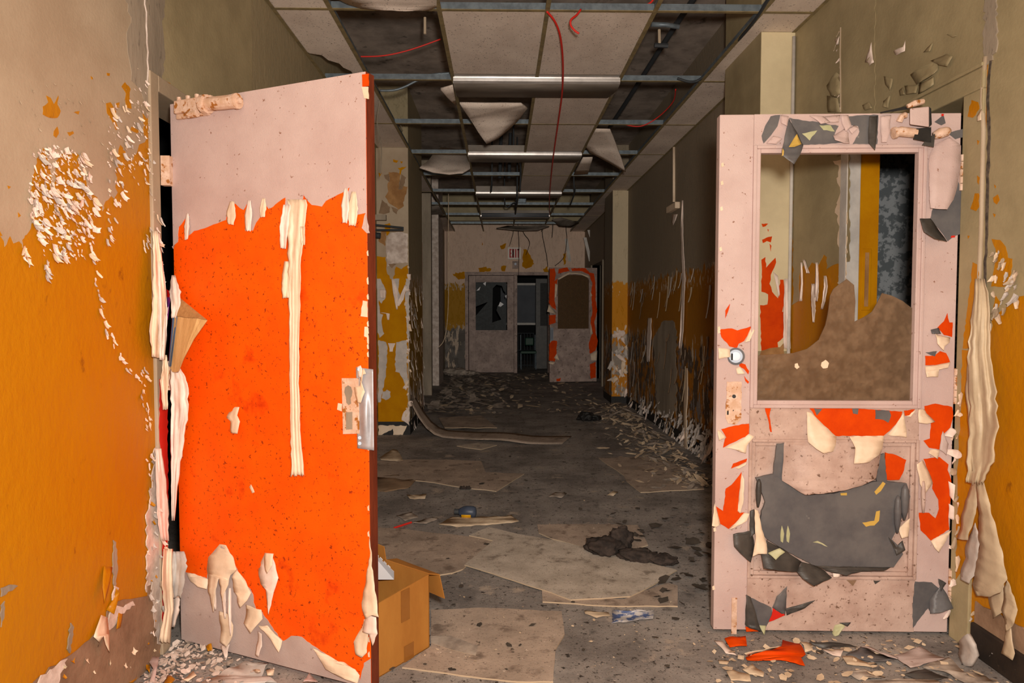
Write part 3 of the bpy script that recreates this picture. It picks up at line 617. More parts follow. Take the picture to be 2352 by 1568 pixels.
# strip beside pilaster one, seen above the door and through its pane
MB().tube([Vector((1.785, 4.185, z)) for z in (.4, 1.2, 2.0, 2.96)], .011, 8).build('pipe', 'casing_white', wr, smooth=True)
PB = Plane((XR, 0, 0), (0, -1, 0), (0, 0, 1))
c4 = crop(1620, 480, .3061)
layer('paint_coat', PR, [(1822,-160),(1822,690)] + c4([(650,720),(700,690),(710,480),(740,420),(770,450),(800,400),(850,420),(890,340),(915,360),(910,450),(960,420)]) + [(1952,600),(1952,300),(2010,255),(2010,-160)], 'olive_paint', wr, amp=2, step=9)
layer('paint_coat', PR, [(1915,370),(1928,380),(1925,420),(1932,440),(1920,480),(1930,520),(1925,560),(1935,600),(1925,650),(1945,660),(1945,366)], 'cream_film', wr, w0=.001, th=.003, amp=3, step=8)
for i, rows in enumerate([[(835,400,10,.0),(838,500,14,.01),(835,620,18,.02),(832,690,12,.02)], [(810,560,16,.0),(808,680,20,.02),(812,760,18,.02),(812,850,8,.02)], [(900,500,14,.0),(905,580,18,.02),(890,690,16,.02),(875,750,10,.02)], [(740,380,10,.0),(770,480,14,.01)], [(720,400,8,0),(725,560,10,.01),(715,690,14,.01)]]):
    ribbon('hanging_film', PR, [(1620 + .3061*x, 480 + .3061*y, w_*.5, d) for x, y, w_, d in rows], 'pale_film', wr, folds=1.5, amp=.01, seed=i, ns=6)
oq = c4([(420,380),(450,360),(455,440),(490,400),(525,365),(530,400),(500,470),(480,560),(500,620),(545,670),(560,530),(585,530),(600,620),(595,700),(575,770),(605,780),(585,960),(540,1000),(540,1060),(420,1060),(410,720),(465,715),(470,640),(420,620)])
layer('exposed_patch', PP1, oq, 'orange_film', wr, w0=.002, th=.001, amp=1.5, step=8)
layer('exposed_patch', PP1, c4([(420,1060),(500,1040),(560,1035),(590,1000),(590,1130),(400,1130)]), 'brown_plaster', wr, w0=.0025, th=.001, amp=1.5, step=8)
for i, pl in enumerate([[(420,110),(470,110),(450,130),(430,135)], [(425,230),(470,210),(500,205),(490,250),(460,240),(430,255)], [(465,150),(475,155),(470,172)], [(480,260),(495,275),(490,320)]]):
    layer('exposed_patch', PP1, c4(pl), 'orange_film', wr, w0=.002, th=.001, amp=1, step=5, seed=i)
ribbon('hanging_film', PP1, [(1806,640,8,.004),(1806,720,14,.01),(1808,800,16,.012)], 'pale_film', wr, folds=2, amp=.012, seed=3)
flap('hanging_film', PP1, c4([(510,470,.004),(545,500,.01),(560,640,.03),(550,660,.03),(535,580,.02)]), 'pale_film', wr)

# right wall further back: hanging strips
R = random.Random(77)
for i in range(46):
    y = R.uniform(5.2, 9.4); z0 = R.choice([R.uniform(1.5, 1.75), R.uniform(.6, 1.2)]); ln = R.uniform(.08, .38); wd = R.uniform(.02, .07)
    mb = MB(); n_ = 6
    for j in range(n_):
        t = j / (n_ - 1); ww = wd * (1 - .5 * t) * R.uniform(.7, 1.2)
        for s_ in (-1, 0, 1):
            mb.v.append(Vector((XR - .004 - .03 * t * t - .008 * abs(s_), y + s_ * ww / 2 + .005 * t * math.sin(i), z0 - ln * t)))
    for j in range(n_ - 1):
        for k in range(2): a = j * 3 + k; mb.f.append((a, a + 1, a + 4, a + 3))
    mb.build('hanging_film', R.choice(['shaded_tan_film', 'grey_film', 'taupe_plaster']), wr, smooth=True)
layer('exposed_patch', PR, [(1500,780),(1520,740),(1545,735),(1555,760),(1552,940),(1540,960),(1510,950),(1505,860)], 'grey_plaster', wr, w0=.001, th=.002, amp=3, step=8)
ribbon('hanging_film', PR, [(1568,460,3,.0),(1566,540,6,.01),(1570,640,8,.015),(1566,760,8,.02),(1562,800,6,.02)], 'pale_film', wr, folds=1, amp=.012, seed=1, ns=4)
ribbon('hanging_film', PR, [(1577,845,5,.0),(1575,900,10,.02),(1573,960,8,.03),(1575,1030,10,.03)], 'cream_film', wr, folds=1, amp=.012, seed=2, ns=4)
ribbon('hanging_film', PR, [(1492,730,9,.0),(1490,770,12,.02),(1488,830,8,.02)], 'pale_film', wr, folds=1, amp=.012, seed=3, ns=4)
# left pilaster front: traced patches
c5 = crop(850, 330, .2104); c6 = crop(850, 640, .2423)
base_l = MB().pbox(PPL, XL, -.952, .14, ZC, 0, .002).build('paint_coat', 'beige_paint', wl)
layer('exposed_patch', PPL, [(852,588),(886,590),(888,622),(896,640),(903,642),(910,612),(922,618),(937,608),(937,974),(852,978)], 'ochre_flat', wl, w0=.002, th=.001, amp=1.5, step=6)
for i, pl in enumerate([[(60,0),(100,0),(130,60),(155,130),(150,170),(110,235),(85,200),(95,330),(125,340),(110,420),(135,520),(90,560),(60,480)], [(210,0),(278,0),(270,120),(295,210),(265,250),(255,295),(245,180),(225,110)], [(340,0),(372,0),(372,580),(350,560),(345,380),(335,250)]]):
    layer('paint_remains', PPL, c6(pl), 'grey_film', wl, w0=.003, th=.002, amp=1.5, step=5, seed=60+i)
for i, (pl, m) in enumerate([([(205,310),(300,315),(330,330),(310,500),(340,500),(360,460),(410,470),(400,520),(360,640),(370,680),(310,720),(200,640),(165,580),(200,520),(190,440),(215,400)], 'brown_plaster'), ([(150,340),(205,330),(215,420),(165,380)], 'taupe_plaster'), ([(340,330),(395,370),(350,500),(310,500),(320,440)], 'taupe_plaster'), ([(130,610),(220,690),(215,750),(150,770),(95,760)], 'taupe_plaster'), ([(230,690),(310,720),(290,770),(250,740)], 'taupe_plaster'), ([(250,170),(310,185),(290,210),(255,200)], 'ochre_flat'), ([(300,265),(400,250),(345,290),(335,340),(320,330),(325,290)], 'ochre_flat'), ([(325,195),(360,195),(345,218)], 'ochre_flat'), ([(160,880),(215,865),(230,900),(215,970),(180,1010)], 'ochre_flat'), ([(130,950),(180,950),(165,1120),(90,1060)], 'brown_plaster'), ([(180,1010),(240,970),(330,960),(410,980),(412,1300),(330,1300),(190,1340),(175,1150)], 'pale_plaster'), ([(90,320),(130,320),(100,370)], 'ochre_flat'), ([(200,1310),(290,1310),(240,1360)], 'taupe_plaster')]):
    layer('exposed_patch', PPL, c5(pl), m, wl, w0=.003, th=.0015, amp=1.2, step=5, seed=i)
for i, (pl, m) in enumerate([([(80,580),(150,600),(165,640),(150,900),(100,1170),(75,1170)], 'grey_film'), ([(250,600),(350,580),(355,1000),(330,1000),(280,890),(240,880),(240,740)], 'grey_film'), ([(120,1070),(160,1050),(195,1070),(195,1120),(150,1150),(110,1130)], 'grey_film'), ([(170,610),(240,610),(215,690),(185,690)], 'pale_film'), ([(80,1390),(350,1390),(310,1480),(220,1480),(215,1420),(80,1500)], 'cream_film'), ([(320,1260),(372,1200),(372,1390),(300,1340)], 'pale_film')]):
    layer('paint_remains', PPL, c6(pl), m, wl, w0=.003, th=.002, amp=1.5, step=5, seed=i)
for i, rows in enumerate([[(215,0,16,0),(240,120,30,.02),(255,290,8,.03)], [(340,60,16,.0),(290,200,30,.02),(265,260,12,.02)], [(120,100,40,0),(125,180,30,.02)], [(110,320,20,0),(170,330,22,.01),(172,390,10,.02)]]):
    ribbon('hanging_film', PPL, [(850 + .2423*x, 640 + .2423*y, w_*.2423*1.6, d) for x, y, w_, d in rows], 'pale_film', wl, folds=1.5, amp=.015, seed=i, ns=5)
PSL = Plane((-.95, 0, 0), (0, 1, 0), (0, 0, 1))
scatter(PSL, [(941,640),(972,650),(972,930),(941,985)], 90, .014, .034, ['pale_film', 'cream_film', 'grey_film', 'taupe_plaster'], wl, 44, stretch=(3, 7), spread=.15, name='hanging_film')
trail(PPL, [(938,610),(937,760),(938,960)], 20, .02, .05, ['pale_film', 'cream_film'], wl, 45, 4)
scatter(PP2, [(1406,740),(1440,745),(1440,900),(1406,905)], 24, .03, .08, ['pale_film', 'cream_film', 'grey_film'], wr, 46, stretch=(1.2, 2.5))

# ragged film still clinging to the foot of the right wall
scatter(PR, [(1450,905),(1640,1010),(1640,1085),(1450,925)], 60, .03, .09, ['pale_film', 'cream_film', 'grey_film', 'taupe_plaster'], wr, 47, stretch=(1.2, 2.6), spread=.5, w0=.012, name='foot_film')
crumbs(PR, [[(1450,890),(1640,980),(1640,1085),(1450,925)]], 160, .02, .06, 'grey_film', wr, 93, .012, (1.2, 2.5))

cF0 = crop(1000, 460, .2806)
for i, pl in enumerate([[(720,400),(745,400),(790,480),(810,520),(740,560),(710,540)], [(530,370),(580,350),(570,390),(540,400)], [(140,600),(240,585),(240,640),(190,650)], [(350,555),(400,545),(460,560),(450,580),(360,590)], [(1045,440),(1070,430),(1070,500),(1050,530)], [(380,340),(390,360),(380,370)], [(880,560),(920,540),(930,590),(890,585)], [(540,540),(580,535),(570,580),(545,580)]]):
    layer('exposed_patch', PFW, cF0(pl), 'ochre_flat', wf, w0=0, th=.002, amp=2, step=4, seed=i)
# ------------------------------------------------------------------ the orange door (left)
def flat(p): return Vector((p.x, p.y, 0))
def at(px, py, y):
    r = ray(px, py); return CAMP + r * (y / r.y)
HA = flat(at(404, 850, 2.63)); HB = flat(at(846, 850, 2.264))
PD = Plane(HA, HB - HA, (0, 0, 1)); DW = (HB - HA).length; DH = PD.uv(PD.hit(395, 239))[1]; print('DOOR1', HA, HB, DW, DH, PD.uv(PD.hit(846, 163)))
d1 = thing('door_1', HA, 'open orange door with torn pink paint hanging in strips', 'door', kind='structure')
MB().pbox(PD, 0, DW, .018, DH, -.045, 0).build('door_leaf', 'orange_paint', d1, bevel=.002)
MB().pbox(PD, DW, DW+.0015, .018, DH, -.0445, -.001).build('door_edge', 'maroon_wood', d1)
c8 = crop(340, 140, .4592); c9 = crop(340, 820, .4772)
low1 = c8([(108,940),(150,905),(155,830),(185,790),(212,765),(190,800),(195,880),(230,850),(300,830),(390,795),(400,745),(415,705),(440,715),(460,735),(478,745),(495,710),(488,850),(525,848),(540,810),(570,770),(575,700),(590,720),(605,740),(625,730),(660,700),(688,682),(690,760),(700,860),(745,860),(760,800),(778,668),(800,700),(820,720),(870,728),(890,700),(930,680),(970,660),(1010,632),(985,700),(985,800),(1010,820),(1070,835),(1080,790),(1090,760),(1110,860),(1115,860)])
up_uv = [PD.uv(PD.hit(*q)) for q in jag(low1, 1.0, 7, 3, False)]; up_uv[0] = (0.0005, up_uv[0][1]); up_uv[-1] = (DW - .0005, up_uv[-1][1])
MB().poly(PD, up_uv + [(DW - .0005, DH - .0005), (.0005, DH - .0005)], 0, .0014).build('paint_coat', 'pink_paint', d1)
def dhang(rows, m='cream_film', seed=1, folds=1.5, amp=.01, ns=8, nm='hanging_paint'):
    return ribbon(nm, PD, rows, m, d1, folds=folds, amp=amp, seed=seed, ns=ns)
dhang([(683,458,44,.001),(680,520,40,.006),(678,562,36,.012),(676,610,28,.014),(676,680,26,.012),(676,780,22,.010),(676,880,21,.010),(678,960,22,.010),(680,1030,24,.012),(684,1092,32,.014)], 'cream_film', 2, 2.5, .009, 14)
dhang([(660,470,18,.001),(652,520,20,.008),(650,570,12,.012)], 'pale_film', 3)
dhang([(660,600,16,.006),(656,650,20,.010),(656,684,14,.012)], 'cream_film', 4)
dhang([(695,520,10,.01),(696,562,8,.012)], 'cream_film', 5)
for i, (x, y0, y1, w_) in enumerate([(431,490,550,12),(533,462,516,22),(573,460,530,18),(606,455,498,16),(795,432,512,18),(812,440,518,24)]):
    dhang([(x,y0,w_*.4,.001),(x-2,(y0+y1)/2,w_,.006),(x-3,y1,w_*.6,.010)], ['pale_film', 'cream_film'][i % 2], 10 + i, 1.2, .006, 6)
# lower coat
low2 = c9([(150,1020),(185,1035),(215,1075),(255,1055),(285,1065),(295,960),(350,900),(385,930),(430,1020),(450,1060),(500,1130),(520,1210),(550,1225),(600,1300),(650,1365),(690,1340),(740,1345),(790,1385),(860,1430),(920,1470),(1010,1515),(1020,1560),(1040,1470),(1075,1450)])
lo_uv = [PD.uv(PD.hit(*q)) for q in jag(low2, 1.5, 7, 5, False)]; lo_uv[0] = (0.0005, lo_uv[0][1]); lo_uv[-1] = (DW - .0005, lo_uv[-1][1])
MB().poly(PD, [(DW - .0005, .0185), (.0005, .0185)][::-1][::1] and ([(0.0005, .0185)] + lo_uv + [(DW - .0005, .0185)]), 0, .0014).build('paint_coat', 'lilac_paint', d1)
for i, (pts, m) in enumerate([
    ([(295,960,.002),(345,900,.002),(375,905,.002),(430,1020,.012),(395,1050,.02),(360,1180,.03),(345,1060,.025),(325,1120,.03),(310,1230,.03),(300,1170,.02),(280,1020,.01)], 'cream_film'),
    ([(430,1020,.002),(470,1080,.004),(500,1130,.004),(480,1170,.02),(445,1205,.03),(430,1150,.025),(410,1130,.02),(405,1060,.02)], 'cream_film'),
    ([(345,1220,.004),(395,1240,.006),(410,1290,.02),(410,1340,.02),(370,1400,.03),(345,1370,.03),(350,1290,.02)], 'cream_film'),
    ([(350,1390,.01),(395,1380,.01),(380,1440,.02),(370,1470,.03),(360,1420,.02)], 'pale_film'),
    ([(470,1190,.002),(545,1215,.003),(550,1260,.01),(525,1290,.02),(490,1330,.03),(460,1280,.02)], 'cream_film'),
    ([(525,1290,.002),(575,1290,.002),(645,1365,.003),(630,1420,.02),(600,1380,.02),(560,1320,.015)], 'cream_film'),
    ([(525,1320,.004),(548,1330,.006),(550,1390,.02),(535,1440,.02),(520,1430,.02)], 'pale_film'),
    ([(530,1010,.001),(565,945,.001),(600,945,.002),(610,1000,.006),(630,1060,.01),(605,1130,.02),(580,1240,.03),(570,1120,.02),(540,1090,.012)], 'pale_film'),
    ([(565,940,.002),(605,945,.002),(600,1000,.02),(575,1040,.025),(560,1000,.02)], 'cream_film'),
    ([(380,290,.001),(400,240,.001),(440,240,.002),(430,280,.008),(442,310,.01),(430,368,.012),(400,365,.010),(398,310,.008)], 'cream_film'),
    ([(486,625,.001),(497,612,.001),(512,650,.006),(500,655,.006)], 'cream_film'),
    ([(790,1400,.002),(860,1430,.002),(1000,1500,.003),(1020,1530,.006),(1010,1568,.015),(930,1545,.02),(860,1500,.02),(830,1450,.012)], 'cream_film'),
    ([(1065,850,.001),(1062,1000,.004),(1045,1100,.006),(1030,1180,.008),(1045,1260,.02),(1080,1240,.02),(1112,1250,.02),(1090,1100,.012),(1075,980,.008)], 'cream_film'),
    ([(1040,1260,.004),(1030,1300,.006),(990,1370,.01),(1000,1430,.014),(1030,1445,.012),(1055,1420,.01),(1060,1300,.01)], 'cream_film'),
    ([(1050,1230,.006),(1100,1250,.01),(1105,1330,.02),(1080,1390,.02),(1065,1330,.015),(1035,1320,.015)], 'pale_film'),
    ([(185,1035,.002),(255,1055,.002),(290,1070,.006),(285,1115,.015),(235,1105,.02),(205,1080,.015)], 'cream_film'),
]):
    flap('hanging_paint', PD, c9(pts), m, d1, amp=.008, seed=i, jg=1.2, cuts=2)
for i, (x, y0, y1) in enumerate([(493,1330,1400),(515,1340,1420),(528,1350,1460)]):
    dhang([(x,y0,5,.008),(x-1,(y0+y1)/2,8,.02),(x+2,y1,3,.02)], 'pale_film', 40+i, 1, .006, 4)
# film bunched along the hinge side
PDh = PD
dhang([(398,632,8,.002),(402,670,26,.02),(404,700,20,.03),(398,730,10,.03)], 'pale_film', 50, 1.5, .02, 8)
dhang([(404,846,24,.02),(410,880,40,.03),(414,940,40,.03),(408,1000,30,.03),(404,1060,24,.025),(400,1130,14,.02),(398,1195,6,.02)], 'pale_film', 51, 2.5, .03, 12)
dhang([(405,1266,34,.01),(408,1300,44,.03),(404,1340,36,.03),(402,1372,28,.02)], 'grey_film', 52, 2.5, .02, 10)
dhang([(402,1372,20,.01),(400,1400,24,.01),(396,1440,10,.01)], 'pale_film', 53, 1.5, .015, 6)
# chips
for pts, m in [([(833,172),(848,170),(848,198),(834,200)], 'orange_film'), ([(832,200),(847,200),(848,228),(838,226)], 'cream_film'), ([(835,690),(845,692),(845,728),(830,726)], 'cream_film'), ([(839,750),(846,750),(846,775),(838,772)], 'cream_film'), ([(778,925),(787,927),(786,944),(776,940)], 'cream_film')]:
    layer('paint_chip', PD, pts, m, d1, w0=.001, th=.003, amp=1, step=8)
R = random.Random(8)
for i in range(20):
    y = R.uniform(560, 1500); x = 845 + (y - 560) * .003
    layer('paint_chip', PD, [(x-2, y), (x+1, y-4), (x+2, y+9), (x-1, y+8)], 'cream_film', d1, w0=.0005, th=.002, amp=.5, step=6, seed=i)
# door closer bracket
pc = MB()
def uvp(P, x, y): return P.uv(P.hit(x, y))
u0, v0 = uvp(PD, 414, 276); u1, v1 = uvp(PD, 498, 222)
cl = MB().pbox(PD, u0, u1, v0+.016, v1, 0, .03).build('closer_body', 'rust_paint', d1, bevel=.005)
ua, va = uvp(PD, 486, 245); ub, vb = uvp(PD, 556, 238)
MB().tube([PD.pt(ua + (ub-ua)*t, va + (vb-va)*t, .03) for t in (0, .3, .8, 1)], .024, 14).build('closer_cylinder', 'rust_paint', cl, smooth=False)
MB().tube([PD.pt(ub, vb, .03), PD.pt(ub+.01, vb, .03)], .027, 14).build('closer_cap', 'rust_paint', cl)
MB().tube([PD.pt(ub+.008, vb, .03), PD.pt(ub+.022, vb, .03)], .010, 10).build('closer_screw', 'rust_paint', cl)
MB().tube([PD.pt(ua-.006, va, .03), PD.pt(ua+.014, va, .03)], .034, 12).build('closer_collar', 'rust_paint', cl)
MB().pbox(PD, u0-.004, u1-.03, v0, v0+.02, 0, .016).build('closer_foot', 'rust_paint', cl, bevel=.003)
MB().tube([PD.pt(u0+.075, v0+.004, .03), PD.pt(u0+.12, v0+.004, .03)], .013, 8).build('closer_valve', 'rust_paint', cl)
for k in range(3): MB().tube([PD.pt(u0+.02+.045*k, v1-.004, .02), PD.pt(u0+.02+.045*k, v1+.012, .02)], .008, 6).build('closer_bolt', 'rust_paint', cl)
# hinges
for z in (1.82, 1.05, .25):
    h = MB().box((XL+.012, 2.601, z-.055), (HA.x+.006, 2.628, z+.055)).build('hinge_leaf', 'rust_paint', d1)
    for k in range(5): MB().tube([Vector((HA.x-.004, 2.618, z-.055+.022*k+.001)), Vector((HA.x-.004, 2.618, z-.055+.022*k+.020))], .009, 8).build('hinge_knuckle', 'rust_paint', h)
# lock plate and pull plate
def pq(x, y): return uvp(PD, x, y)
def ringpts(cx, cy, rx, ry, n=14): return [(cx + rx*math.cos(2*math.pi*k/n), cy + ry*math.sin(2*math.pi*k/n)) for k in range(n)]
slot1 = [(793+0,900),(795,889),(802,884),(809,888),(812,898),(811,908),(808,914),(809,926),(803,930),(798,924),(797,912)]
slot2 = [(797,946),(812,945),(812,985),(797,986)]
lp = layer('lock_plate', PD, [(787,868),(826,868),(828,995),(790,996)], 'rust_paint', d1, w0=.001, th=.004, amp=0, holes=())
lp2 = MB().poly(PD, [pq(*q) for q in [(788,869),(826,869),(827,994),(791,995)]], .0, .006, [[pq(*q) for q in slot1], [pq(*q) for q in slot2]]).build('lock_cover', 'rust_paint', d1)
layer('lock_recess', PD, [(792,882),(815,882),(815,990),(794,990)], 'grey_plaster', d1, w0=.0045, th=.0008, amp=0)
pp = MB(); rows = []
for i in range(21):
    t = i / 20; y = 843 + 186 * t; b_ = math.exp(-((t - .62) / .28) ** 2)
    row = []
    for j in range(13):
        s_ = j / 12; x = 818 + 3 * t + (39 - 1 * t) * s_
        row.append(PD.hit(x, y + 5 * s_, .004 + .020 * b_ * max(0, math.sin(math.pi * min(1, max(0, (s_ - .2) / .6)))) ** 1.2))
    rows.append(row)
for r_ in rows: pp.v += r_
for i in range(20):
    for j in range(12): a = i*13 + j; pp.f.append((a, a+13, a+14, a+1))
plate = pp.build('pull_plate', 'steel', d1, smooth=True, solid=.002); plate['label'] = 'bent bare steel pull plate'
for x, y in ((825, 848), (826, 1005), (826, 1018)): MB().tube([PD.hit(x, y, .003), PD.hit(x, y, .010)], .006, 10).build('plate_screw', 'chrome', plate)
flap('paint_scrap', PD, [(814,889,.012),(826,886,.014),(828,872,.014),(838,900,.016),(833,912,.018),(829,925,.018),(821,924,.016),(816,905,.014)], 'cream_film', plate)
flap('paint_scrap', PD, [(828,868,.01),(832,848,.01),(836,846,.01),(841,858,.012),(834,860,.014),(830,880,.014)], 'cream_film', plate)
flap('paint_scrap', PD, [(819,843,.008),(828,839,.008),(832,848,.010),(830,866,.012),(824,866,.012),(822,852,.01)], 'pale_film', plate)

# book wedged in the gap at the hinge
bk = thing('book', PD.hit(395, 850, .05), 'thick yellowed paperback wedged beside the orange door hinge', 'book')
cB = crop(340, 620, .1786)
def BP(x, y, w_): q = cB([(x, y)])[0]; return PD.hit(q[0], q[1], w_)
spine_t, spine_b = (318, 285), (285, 1300)
# page block as fanned prism: spine at back, fore edge towards the room
pgs = MB()
prof = lambda k: [(345,590),(400,600),(480,612),(560,618),(640,622),(762,648)][k]
botp = lambda k: [(275,1230),(310,1305),(345,1312),(380,1308),(405,1290),(440,1180)][k]
mids = lambda k: [(318,850),(365,860),(420,870),(480,880),(530,900),(590,890)][k]
wk = [.035, .05, .065, .075, .08, .07]
for k in range(6):
    for q in (prof(k), mids(k), botp(k)): pgs.v.append(BP(q[0], q[1], wk[k]))
for k in range(5):
    for j in range(2): a = k*3 + j; pgs.f.append((a, a+1, a+4, a+3))
n0 = len(pgs.v)
for q in ((318,285,.01), (300,780,.008), (280,1240,.008)): pgs.v.append(BP(*q))
pgs.f += [(0, n0, n0+1, 1), (1, n0+1, n0+2, 2), (15, 16, n0+1, n0), (16, 17, n0+2, n0+1)]
pgs.f += [(2, n0+2, 17, 14, 11, 8, 5)]
pgs.build('page_block', 'paper_page', bk, fix=True)
tp = MB(); tv = [(318,285,.01),(345,590,.0352),(400,600,.0502),(480,612,.0652),(560,618,.0752),(640,622,.0802),(762,648,.0702)]
tp.v = [BP(*q) + Vector((0, 0, .001)) for q in tv]; tp.f = [(0, 1, 2), (0, 2, 3), (0, 3, 4), (0, 4, 5), (0, 5, 6)]
tp.build('page_tops', 'page_top', bk, solid=.001)
for k in range(9):
    t = k / 8; i = min(4, int(t * 5)); f_ = t * 5 - i
    L3 = lambda a, b: tuple(a[j] + (b[j]-a[j]) * f_ for j in range(2))
    a, m_, b_ = L3(prof(i), prof(i+1)), L3(mids(i), mids(i+1)), L3(botp(i), botp(i+1)); ww = wk[i] + (wk[i+1]-wk[i]) * f_ + .0008
    MB().tube([BP(a[0], a[1], ww), BP(m_[0], m_[1], ww), BP(b_[0], b_[1], ww)], .0007, 4).build('page_line', 'page_top', bk)
MB().hexa([BP(318,560,.033), BP(352,590,.036), BP(382,600,.046), BP(360,600,.030)], [BP(262,1230,.033), BP(276,1240,.036), BP(300,1240,.046), BP(290,1235,.03)]).build('cover', 'blue_cover', bk, fix=True)
MB().hexa([BP(322,480,.028), BP(340,480,.030), BP(348,590,.034), BP(330,590,.030)], [BP(250,1325,.026), BP(262,1328,.028), BP(268,1300,.030), BP(252,1300,.028)]).build('cover_spine', 'red_cover', bk, fix=True)
flap('cover_flap', PD, [q + (w_,) for q, w_ in zip(cB([(225,240),(310,290),(290,350),(240,350)]), (.01, .012, .014, .012))], 'red_cover', bk)
flap('cover_flap', PD, [q + (w_,) for q, w_ in zip(cB([(240,350),(295,350),(275,440),(255,640),(225,660),(215,560),(245,450)]), (.012, .014, .016, .016, .014, .012, .012))], 'magenta_cover', bk)
flap('cover_flap', PD, [q + (w_,) for q, w_ in zip(cB([(205,520),(262,470),(250,560),(215,650)]), (.018, .02, .02, .018))], 'pale_film', bk)

# ------------------------------------------------------------------ the pink glazed door (right)
RA = flat(at(1646, 860, 2.68)); RB = flat(at(2192, 860, 2.64))
PG = Plane(RA, RB - RA, (0, 0, 1)); GW = (RB - RA).length
d2 = thing('door_2', RB, 'open pink panelled door with a broken pane and peeling grey layers', 'door', kind='structure')
G = lambda x, y: PG.uv(PG.hit(x, y))
ztop = G(1800, 262)[1]; zbot = G(1850, 1468)[1]
ul = G(1727, 640)[0]; ur = G(2120, 640)[0]
zg1 = G(1930, 334)[1]; zg0 = G(1930, 936)[1]; zp1 = G(1920, 1010)[1]; zp0 = G(1910, 1328)[1]
zbot = max(.015, zbot)
print('DOOR2', GW, ztop, zbot, ul, ur, zg1, zg0, zp1, zp0)
T = .045
MB().pbox(PG, 0, ul, zbot, ztop, -T, 0).build('stile', 'pink_paint', d2, bevel=.003)
MB().pbox(PG, ur, GW, zbot, ztop, -T, 0).build('stile', 'pink_paint', d2, bevel=.003)
MB().pbox(PG, ul, ur, zg1, ztop, -T, -.0005).build('top_rail', 'pink_paint', d2)
MB().pbox(PG, ul, ur, zp1, zg0, -T, -.0005).build('lock_rail', 'stained_pink', d2)
MB().pbox(PG, ul, ur, zbot, zp0, -T, -.0005).build('bottom_rail', 'stained_pink', d2)
MB().pbox(PG, ul-.01, ur+.01, zp0-.01, zp1+.01, -T+.008, -.016).build('panel', 'stained_pink', d2)
def frame(nm, u0, u1, v0, v1, wd, w0, w1, m, parent):
    for nm2, a in (('a', (u0, u0+wd, v0, v1)), ('b', (u1-wd, u1, v0, v1)), ('c', (u0+wd, u1-wd, v0, v0+wd)), ('d', (u0+wd, u1-wd, v1-wd, v1))):
        MB().pbox(PG, *a, w0, w1).build(nm, m, parent, bevel=.003)
frame('glazing_bead', ul-.002, ur+.002, zg0-.002, zg1+.002, .014, -.03, .009, 'pink_paint', d2)
frame('glazing_bead', ul+.010, ur-.010, zg0+.010, zg1-.010, .018, -.03, .002, 'pink_paint', d2)
frame('panel_moulding', ul-.002, ur+.002, zp0-.002, zp1+.002, .012, -.02, .006, 'stained_pink', d2)
frame('panel_moulding', ul+.010, ur-.010, zp0+.010, zp1-.010, .016, -.02, -.004, 'stained_pink', d2)
# broken obscure pane
gl = [(1732,818)] + c4([(415,1095),(600,1085),(660,1080),(760,1050),(850,980),(900,870),(925,740),(935,650),(960,600),(1060,525),(1115,570),(1125,700),(1118,845),(1180,815),(1250,770),(1290,700),(1325,630),(1400,650),(1480,690),(1545,740)]) + [(2106,712),(2104,925),(1732,925)]
PGG = Plane(RA - PG.n * .022, RB - RA, (0, 0, 1))
gp = MB().poly(PGG, [PGG.uv(PGG.hit(*q)) for q in jag(gl, .6, 12, 2)], -.002, .002).build('broken_pane', 'obscure_glass', d2); gp['label'] = 'jagged remains of a pebbled brown pane'
for q in (c4([(670,1160),(690,1155),(705,1185),(685,1200),(668,1185)]), c4([(870,1150),(900,1130),(925,1155),(915,1190),(880,1195),(865,1175)])):
    layer('paint_splash', PGG, q, 'cream_film', d2, w0=.002, th=.001, amp=.8, step=5)
c7 = crop(1620, 900, .4261)
def P2(pts, m, w0=.0006, th=.0008, c=c7, nm='exposed_patch', amp=1.0, seed=1): return layer(nm, PG, c(pts), m, d2, w0=w0, th=th, amp=amp, step=8, seed=seed)
def F2(pts, m, c=c7, seed=1, amp=.006, nm='torn_flap', jg=.8): return flap(nm, PG, c(pts), m, d2, amp=amp, seed=seed, jg=jg)
P2([(108,900),(200,895),(240,910),(340,880),(335,930),(290,990),(250,1010),(235,1045),(180,1030),(120,960)], 'orange_film', c=c4)
F2([(345,882,.002),(368,910,.01),(335,990,.015),(295,1000,.004),(320,940,.002)], 'cream_film', c4)
F2([(95,1040,.002),(185,1050,.002),(190,1110,.012),(100,1125,.012)], 'cream_film', c4)
P2([(255,1150),(300,1165),(328,1215),(322,1240),(290,1200),(255,1180)], 'orange_film', c=c4)
F2([(228,1195,.002),(260,1180,.002),(295,1235,.012),(240,1238,.012)], 'cream_film', c4)
P2([(290,1250),(328,1295),(320,1310),(300,1290)], 'orange_film', c=c4)
P2([(150,760),(185,710),(170,770),(148,820)], 'orange_film', c=c4)
P2([(85,200),(160,180),(235,170),(235,230),(95,300),(110,240)], 'orange_film')
F2([(65,205,.004),(85,210,.002),(112,245,.002),(75,262,.012)], 'cream_film')
F2([(105,300,.002),(200,255,.002),(235,225,.004),(265,240,.012),(225,290,.015),(218,330,.02),(160,310,.012)], 'cream_film')
P2([(150,385),(190,370),(225,358),(220,375),(180,395),(138,412)], 'orange_film')
F2([(160,408,.002),(225,375,.002),(215,395,.01),(180,415,.01)], 'cream_film')
P2([(195,430),(200,540),(185,650),(212,648),(180,690),(125,738),(80,710),(58,615),(95,640),(110,520),(140,500)], 'orange_film')
F2([(196,440,.002),(210,470,.01),(205,600,.015),(190,655,.01),(172,640,.002)], 'cream_film')
F2([(50,600,.002),(62,640,.002),(82,715,.004),(60,728,.015),(36,722,.015)], 'cream_film')
F2([(210,650,.002),(238,655,.012),(225,695,.015),(150,735,.012),(128,742,.004)], 'cream_film')
